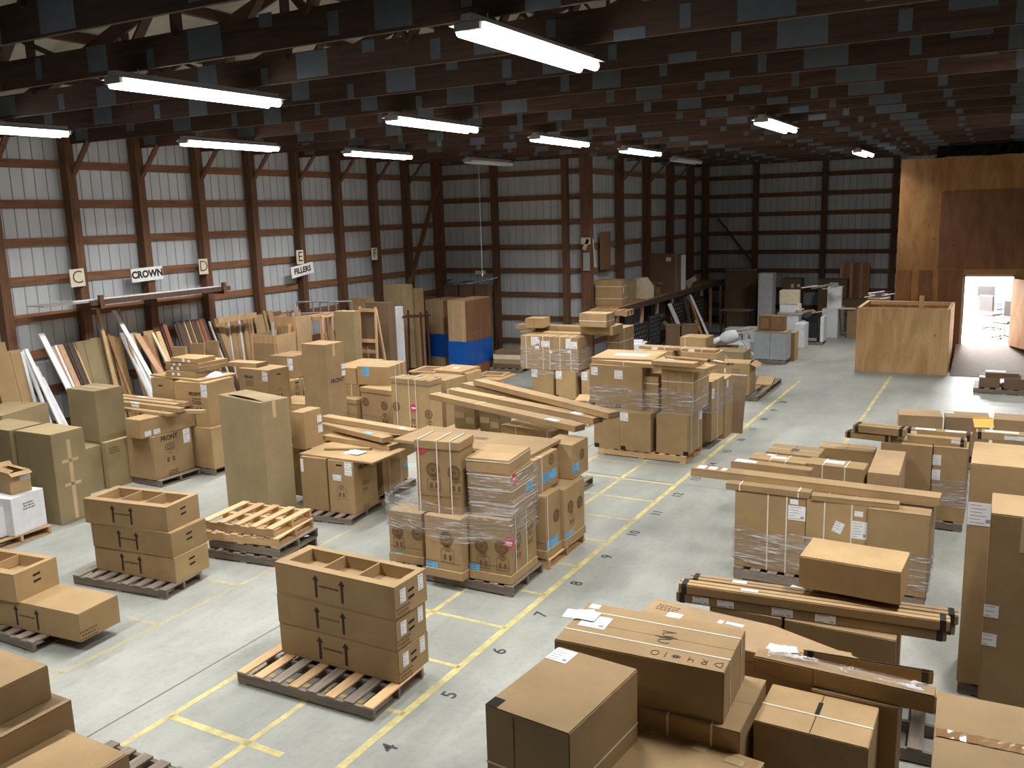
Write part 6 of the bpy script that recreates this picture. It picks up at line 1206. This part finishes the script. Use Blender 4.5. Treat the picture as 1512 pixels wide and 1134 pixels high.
# ---- stretch film
def film(label, P0, z0, z1, seed=1, wob=.012):
    """film wound round the convex outline P0 of a load"""
    r = random.Random(seed); t = MB(); P = []; nP = len(P0); cen = sum((Vector(p) for p in P0), Vector((0, 0)))/nP
    for s in range(nP):
        a, c = Vector(P0[s]), Vector(P0[(s+1) % nP]); n = max(1, int((c-a).length/.05))
        for k in range(n): P.append(a.lerp(c, k/n))
    m = len(P); rows = max(5, int((z1-z0)/.03)); V = []
    for q in range(rows):
        f = q/(rows-1)
        for i, p in enumerate(P):
            d_o = (p-cen).normalized(); off = .016+wob*r.random()*(.6+.4*math.sin(q*2.1+i*.3)); z = z0+(z1-z0)*f
            if q in (0, rows-1): z += .03*math.sin(i*.35+seed)+.012*r.random()
            V.append(Vector((p.x+d_o.x*off, p.y+d_o.y*off, z)))
    t.poly(V, [(q*m+i, q*m+(i+1) % m, (q+1)*m+(i+1) % m, (q+1)*m+i) for q in range(rows-1) for i in range(m)])
    o = t.build('stretch_film', M_film, None, smooth=True); tag(o, label, 'film'); return o
def brow(start):
    for r in OBJ:
        if r[1].startswith(start): return r
    raise KeyError(start)
def hull(starts):
    P = []
    for s in starts:
        r = brow(s); (x, y, z), (w_, d_, h_) = r[3], r[5]; a = math.radians(r[4])
        for i in (-.5, .5):
            for j in (-.5, .5): P.append((x+math.cos(a)*i*w_-math.sin(a)*j*d_, y+math.sin(a)*i*w_+math.cos(a)*j*d_))
    P = sorted(set(P)); cr = lambda o, a, b: (a[0]-o[0])*(b[1]-o[1])-(a[1]-o[1])*(b[0]-o[0])
    def half(Q):
        h = []
        for p in Q:
            while len(h) > 1 and cr(h[-2], h[-1], p) <= 0: h.pop()
            h.append(p)
        return h[:-1]
    return half(P)+half(P[::-1])
film('crinkled clear film round the middle of the centre pallet load', hull(['leaning box at the front', 'middle lower box of the wrapped', 'left lower box of the wrapped']), .60, 1.04, seed=2)
film('clear film round the upper right pile of shallow boxes on the centre pallet', hull(['shallow strapped box in the leaning upper right pile, lowest']), .93, 1.38, seed=3)
film('clear film band round the big group at centre right', hull(['wide upper left box with two white', 'rightmost upright box']), .70, 1.22, seed=4)
film('clear film over the tall boxes at the right end of the big group', hull(['tall box at the right rear', 'tall pale edged']), .62, 1.05, seed=5)
film('clear film round the upper boxes of the rear group', hull(['upright box behind film in the rear wrapped group, far', 'upright box behind film in the rear wrapped group, rightmost']), .78, 1.25, seed=6)
film('crumpled film band round the lower boxes of the rear group', hull(['left lower box of the rear', 'right lower box of the rear']), .62, .745, seed=7, wob=.02)
film('glossy clear film round the foot of the strapped boxes at right', hull(['left upright strapped', 'middle upright strapped', 'right upright box in the film', 'box behind the slim']), .20, .62, seed=8, wob=.02)
film('clear film round the upright box left of the tall boxes at the right edge', hull(['broad upright box with two white labels']), .35, .72, seed=9)
# crumpled film lying along the long carton at lower right
r6 = brow('long carton with crumpled film'); b = MB(); rr = random.Random(4); V = []; n = 44
for i in range(n+1):
    for s in range(6):
        x = -.50+1.02*i/n; hgt = .035*math.sin(PI*s/5)*(.5+.5*rr.random())+.004; V.append((x, -.01+.022*s+rr.uniform(-.006, .006), hgt))
b.poly(V, [(i*6+s, (i+1)*6+s, (i+1)*6+s+1, i*6+s+1) for i in range(n) for s in range(5)]); o = b.build('stretch_film', M_film, None, smooth=True)
o.location = (r6[3][0], r6[3][1]-.03, r6[3][2]+r6[5][2]); o.rotation_euler.z = math.radians(r6[4]); tag(o, 'crumpled strip of clear film lying on the long carton at lower right', 'film')
# papers on the right foreground boxes
def papers(x, y, z, rz, n, label, size=(.2, .15), mats=None):
    t = empty('paper_stack', (x, y, z), math.radians(rz)); tag(t, label, 'papers'); r = random.Random(label)
    for k in range(n):
        b = MB(); M = Matrix.Translation((r.uniform(-.05, .05), r.uniform(-.03, .03), .003*k+.001)) @ Matrix.Rotation(r.uniform(-.5, .5), 4, 'Z'); b.box(-size[0]/2, size[0]/2, -size[1]/2, size[1]/2, 0, .002, M=M); b.build('sheet_of_paper', (mats or [M_lab])[k % len(mats or [1])], t)
    return t
q = brow('wide box with marker'); papers(q[3][0]-q[5][0]*.47, q[3][1]+.08, q[3][2]+q[5][2]+.003, 20, 3, 'crumpled white papers at the left end of the marker signed box', (.18, .14))
M_yp = simple('yellow_form_paper', (.80, .55, .10), .7)
q = brow('plain box standing on the banded'); papers(q[3][0]-.47, q[3][1]-.02, 1.02, 10, 3, 'white and yellow papers left of the plain box on the banded cartons', (.2, .12), [M_lab, M_yp, M_lab])
q = brow('broad tapering'); papers(q[3][0]+.05, q[3][1]-.12, q[3][2]+q[5][2]+.002, 5, 3, 'small pile of white forms on the broad tapering carton', (.14, .1))
# ---- long bench shelf along the recess wall, with what stands on and under it
Wb = W_girt; XS, ZS = -9.35, 1.66
t = empty('bench_shelf', (0, 0, 0)); tag(t, 'long timber bench shelf running along the recess wall', 'shelf')
box_part('shelf_board', W_wood, t, XJ+.28, XS, 23.0, 33.4, ZS-.05, ZS); box_part('edge_beam', W_dk, t, XS, XS+.04, 22.9, 33.4, ZS-.16, ZS)
for y in (23.0, 24.9, 26.2, 27.6, 29.2, 30.8, 31.9, 33.2): box_part('post', W_pk, t, XS-.09, XS-.01, y-.045, y+.045, 0, ZS-.16)
def perf(x, y0, y1, z1, label):
    t = empty('perforated_panel', (x, (y0+y1)/2, 0)); tag(t, label, 'panel', 'black dotted panels under the bench shelf'); box_part('panel', M_blk, t, -.02, .02, -(y1-y0)/2, (y1-y0)/2, 0, z1); b = MB()
    k = 0; z = .12
    while z < z1-.03:
        y = -(y1-y0)/2+.08+(.08 if k % 2 else 0)
        while y < (y1-y0)/2-.05:
            b.box(.0195, .022, y-.014, y+.014, z-.014, z+.014); y += .2
        z += .13; k += 1
    b.build('dot_pattern', M_lab, t)
perf(-9.0, 22.3, 24.3, 1.15, 'black panel with white dots nearest the camera, below the bench shelf'); perf(-9.2, 24.95, 25.9, 1.2, 'second black dotted panel under the bench shelf')
perf(-9.25, 27.0, 28.8, 1.35, 'third black dotted panel, below the middle of the bench shelf'); perf(-9.3, 29.4, 30.7, 1.3, 'farthest black dotted panel under the bench shelf')
def raw(kind, name_label, loc, dims, rz=0, deco='', grp=''): return build_obj(kind, name_label, grp, loc, rz, dims, deco)
raw('cb', 'strapped carton at the near end of the bench shelf', (-9.88, 23.75, ZS), (.78, .6, .72), 5, 'S:z,.75;S:z,.28;L:R,.3,.6,.06,.16;m=k')
raw('pal', 'small pallet like platform at the near end of the bench shelf', (-9.45, 22.7, ZS-.17), (1.1, .5, .16), 0, 'new')
raw('panel', 'mottled green box standing right of the strapped carton on the shelf', (-9.72, 24.75, ZS), (.22, .5, .62), 0, 'm=o')
b = MB(); P = [(-.28, 0), (.28, 0), (.28, .35), (.08, .62), (-.12, .62), (-.28, .5)]
b.poly([(x, y, z) for y in (-.3, .3) for x, z in P], [tuple(range(6))[::-1], tuple(range(6, 12))]+[(i, (i+1) % 6, 6+(i+1) % 6, 6+i) for i in range(6)]); o = b.build('corner_unit', CB['c'], None, .01); o.location = (-9.72, 25.75, ZS); tag(o, 'cream many sided corner unit on the bench shelf', 'cabinet')
b = MB(); b.tube((0, -.31, .3), (0, -.33, .3), .02, 8); b.build('knob', M_steel, o)
raw('cb', 'open brown carton between the cream unit and the wide flat carton on the shelf', (-9.75, 26.6, ZS), (.5, .5, .42), 4, 'm=d;opentop')
raw('cb', 'wide flat brown carton with a white label on end on the bench shelf', (-9.8, 27.75, ZS), (1.0, .35, 1.25), 3, 'L:F,.78,.86,.16,.12;m=d')
raw('cb', 'narrower brown carton right of the wide flat one on the bench shelf', (-9.62, 28.42, ZS), (.42, .3, 1.2), 3, 'm=d')
raw('panel', 'white panel standing on edge right of the brown cartons on the shelf', (-9.5, 28.9, ZS), (.1, .5, 1.15), 0, 'm=w')
b = MB(); b.beam((-.2, 0, .03), (.28, 0, .30), .16, .03, up=(0, 1, 0)); o = b.build('trim_board', CB['w']); o.location = (-9.65, 30.0, ZS); tag(o, 'short white trim board propped up on the bench shelf', 'trim')
b = MB(); b.beam((0, 0, .0), (.12, 0, .26), .1, .08, up=(0, 1, 0)); o = b.build('wood_offcut', CB['gw']); o.location = (-9.5, 29.6, ZS); tag(o, 'pale offcut on the bench shelf by the white trim board', 'offcut')
# under / before the shelf
raw('cab1', 'white cabinet with a dark side in front of the near dotted panel', (-8.6, 22.3, 0), (.55, .6, .82), 12, 'm=w'); raw('panel', 'dark side panel right of the white cabinet by the dotted panels', (-8.28, 22.45, 0), (.04, .6, .84), 12, 'm=b')
raw('paper', 'crumpled brown paper on the white cabinet by the dotted panels', (-8.6, 22.3, .82), (.4, .35, .06), 10)
raw('cb', 'open carton with raised flaps before the middle of the bench shelf', (-8.5, 25.2, 0), (.42, .45, .95), 8, 'm=d;opentop'); raw('cb', 'taped dim carton right of the open carton with raised flaps', (-8.0, 25.1, 0), (.40, .35, 1.0), 5, 'm=d;patch')
def lean_thing(name, a, c, w_, th, mat, label, cat_, up=(1, 0, 0)):
    b = MB(); a = Vector(a); c = Vector(c); b.beam((0, 0, 0), c-a, w_, th, up=up); o = b.build(name, mat); o.location = a; tag(o, label, cat_); return o
lean_thing('board', (-8.2, 25.9, .0), (-8.9, 25.9, 1.5), .3, .02, CB['gw'], 'pale flap like board standing behind the open carton', 'board')
lean_thing('batten', (-7.9, 27.2, .02), (-8.9, 28.0, 1.55), .14, .06, CB['w'], 'long white batten leaning on the bench shelf', 'batten')
lean_thing('board', (-7.5, 25.6, .02), (-8.2, 26.3, .95), .12, .05, W_wood, 'brown board leaning low right of the taped carton', 'board'); lean_thing('board', (-8.9, 28.4, .02), (-9.25, 28.4, 1.45), .22, .04, W_dk, 'dark board upright against the bench shelf', 'board')
lean_thing('board', (-8.75, 28.9, .02), (-9.22, 28.9, 1.4), .16, .04, W_wood, 'brown board upright beside the dark one at the bench shelf', 'board')
# table and white duct
t = empty('work_table', (-7.9, 29.9, 0)); tag(t, 'small dark work table before the large brown board', 'table'); box_part('table_top', CB['d'], t, -.5, .5, -.3, .3, .9, .93)
for sx in (-.45, .45):
    for sy in (-.26, .26): box_part('leg', M_blk, t, sx-.02, sx+.02, sy-.02, sy+.02, 0, .9)
b = MB(); n = 18
prof = [(0, .02), (.10, .05), (.17, .14), (.19, .26), (.19, .40), (.17, .50), (.08, .55), (0, .56)]
V = [(r_*math.cos(2*PI*i/n), r_*math.sin(2*PI*i/n), z) for r_, z in prof for i in range(n)]
b.poly(V, [(k*n+i, k*n+(i+1) % n, (k+1)*n+(i+1) % n, (k+1)*n+i) for k in range(len(prof)-1) for i in range(n)])
o = b.build('vent_hood', CB['w'], None, smooth=True); o.location = (-7.15, 25.15, .58); o.rotation_euler = (0, 1.35, .4); tag(o, 'white bulky roll lying on the boxes in front of the work table', 'roll')
b = MB(); b.tube((0, 0, 0), (.0, -.45, -.42), .09, 12); b.build('duct', CB['w'], o)
raw('cb', 'dim low carton under the white roll near the far rows', (-7.15, 25.3, 0), (.9, .7, .37), 3, 'm=d')
random.seed(21)
# scraps on top of the white units
def scraps(cx, cy, z, sx, sy, n, label, grp, mats):
    for i in range(n):
        a = Vector((cx+random.uniform(-sx, sx), cy+random.uniform(-sy, sy), z+.02+.03*(i % 4))); an = random.uniform(-.7, .7); L_ = random.uniform(.15, .4)
        lean_thing('trim_scrap', a-Vector((math.cos(an), math.sin(an), 0))*L_/2, a+Vector((math.cos(an), math.sin(an), random.uniform(0, .35)))*L_, random.uniform(.04, .16), .02, random.choice(mats), label, 'scrap', up=(0, 0, 1))['group'] = grp
for r in range(1): pass
scraps(-6.75, 27.3, .42, .6, .3, 8, 'scrap of pale trim in the heap behind the lying white base unit', 'scraps on the white base units', [CB['w'], CB['gw'], W_pk])
scraps(-5.3, 30.2, 1.62, .5, .5, 8, 'pale trim scrap heaped on the white cabinets in the far rows', 'scraps on the far white cabinets', [CB['w'], CB['gw'], W_pk, CB['c']])
scraps(-5.4, 28.6, .98, .25, .3, 4, 'crumpled pale scrap beside the black appliance', 'scraps beside the black appliance', [CB['w'], CB['gw'], W_tan])
scraps(-3.2, 27.6, 1.62, .3, .45, 7, 'dim scrap board heaped behind the plywood bin', 'scraps behind the plywood bin', [CB['gw'], W_dk, CB['w']])
raw('cb', 'dim carton behind the plywood bin carrying scraps', (-3.2, 27.6, 0), (.55, 1.0, 1.62), 0, 'm=d')
lean_thing('trim_board', (-6.3, 25.5, .02), (-6.6, 26.1, .62), .1, .02, CB['gw'], 'grey trim leaning in front of the grey cabinet at its left', 'trim')
lean_thing('trim_board', (-6.15, 25.45, .02), (-6.75, 26.0, .5), .08, .02, CB['w'], 'white trim crossing the grey one at the left of the grey cabinet', 'trim')
# bucket by the pile of drawer boxes
t = empty('bucket', (-11.0, 22.35, 0)); tag(t, 'dark bucket on the floor behind the film wrapped rear group', 'bucket'); b = MB(); b.tube((0, 0, 0), (0, 0, .42), .13, 18, r2=.17); b.build('body', M_steel, t, smooth=False)
b = MB(); b.tube((0, 0, .40), (0, 0, .44), .18, 18); b.build('rim', M_blk, t)
raw('panel', 'white panel standing behind the dark bucket', (-11.15, 22.8, 0), (.55, .05, .75), 0, 'm=w')
# stool with dark red rails in the rear left clutter
t = empty('stool', (-13.35, 18.9, 0)); tag(t, 'tall dark red wooden stool frame lying among the cartons', 'stool'); Mr = simple('dark_red_enamel', (.06, .018, .013), .35)
for z in (.35, 1.75):
    for s in (-1, 1): b = MB(); b.tube((-.38, s*.15, z), (.38, s*.15, z+.04), .025, 8); b.build('rung', Mr, t)
for sx in (-.33, .33):
    for s in (-1, 1): b = MB(); b.tube((sx, s*.15, 0), (sx*.9, s*.15, 1.9), .03, 8); b.build('leg', Mr, t)
# pile of hangers and odds high near the back left corner
for i, (x, y) in enumerate(((-14.6, 22.55), (-14.1, 22.6), (-13.6, 22.65))):
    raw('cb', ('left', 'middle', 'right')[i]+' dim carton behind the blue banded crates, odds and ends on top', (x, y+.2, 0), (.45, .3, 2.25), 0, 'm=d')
    scraps(x, y+.15, 2.27, .15, .1, 3, 'small white odd on the cartons behind the blue banded crates', 'odds behind the blue banded crates', [CB['w'], CB['gw'], W_dk])
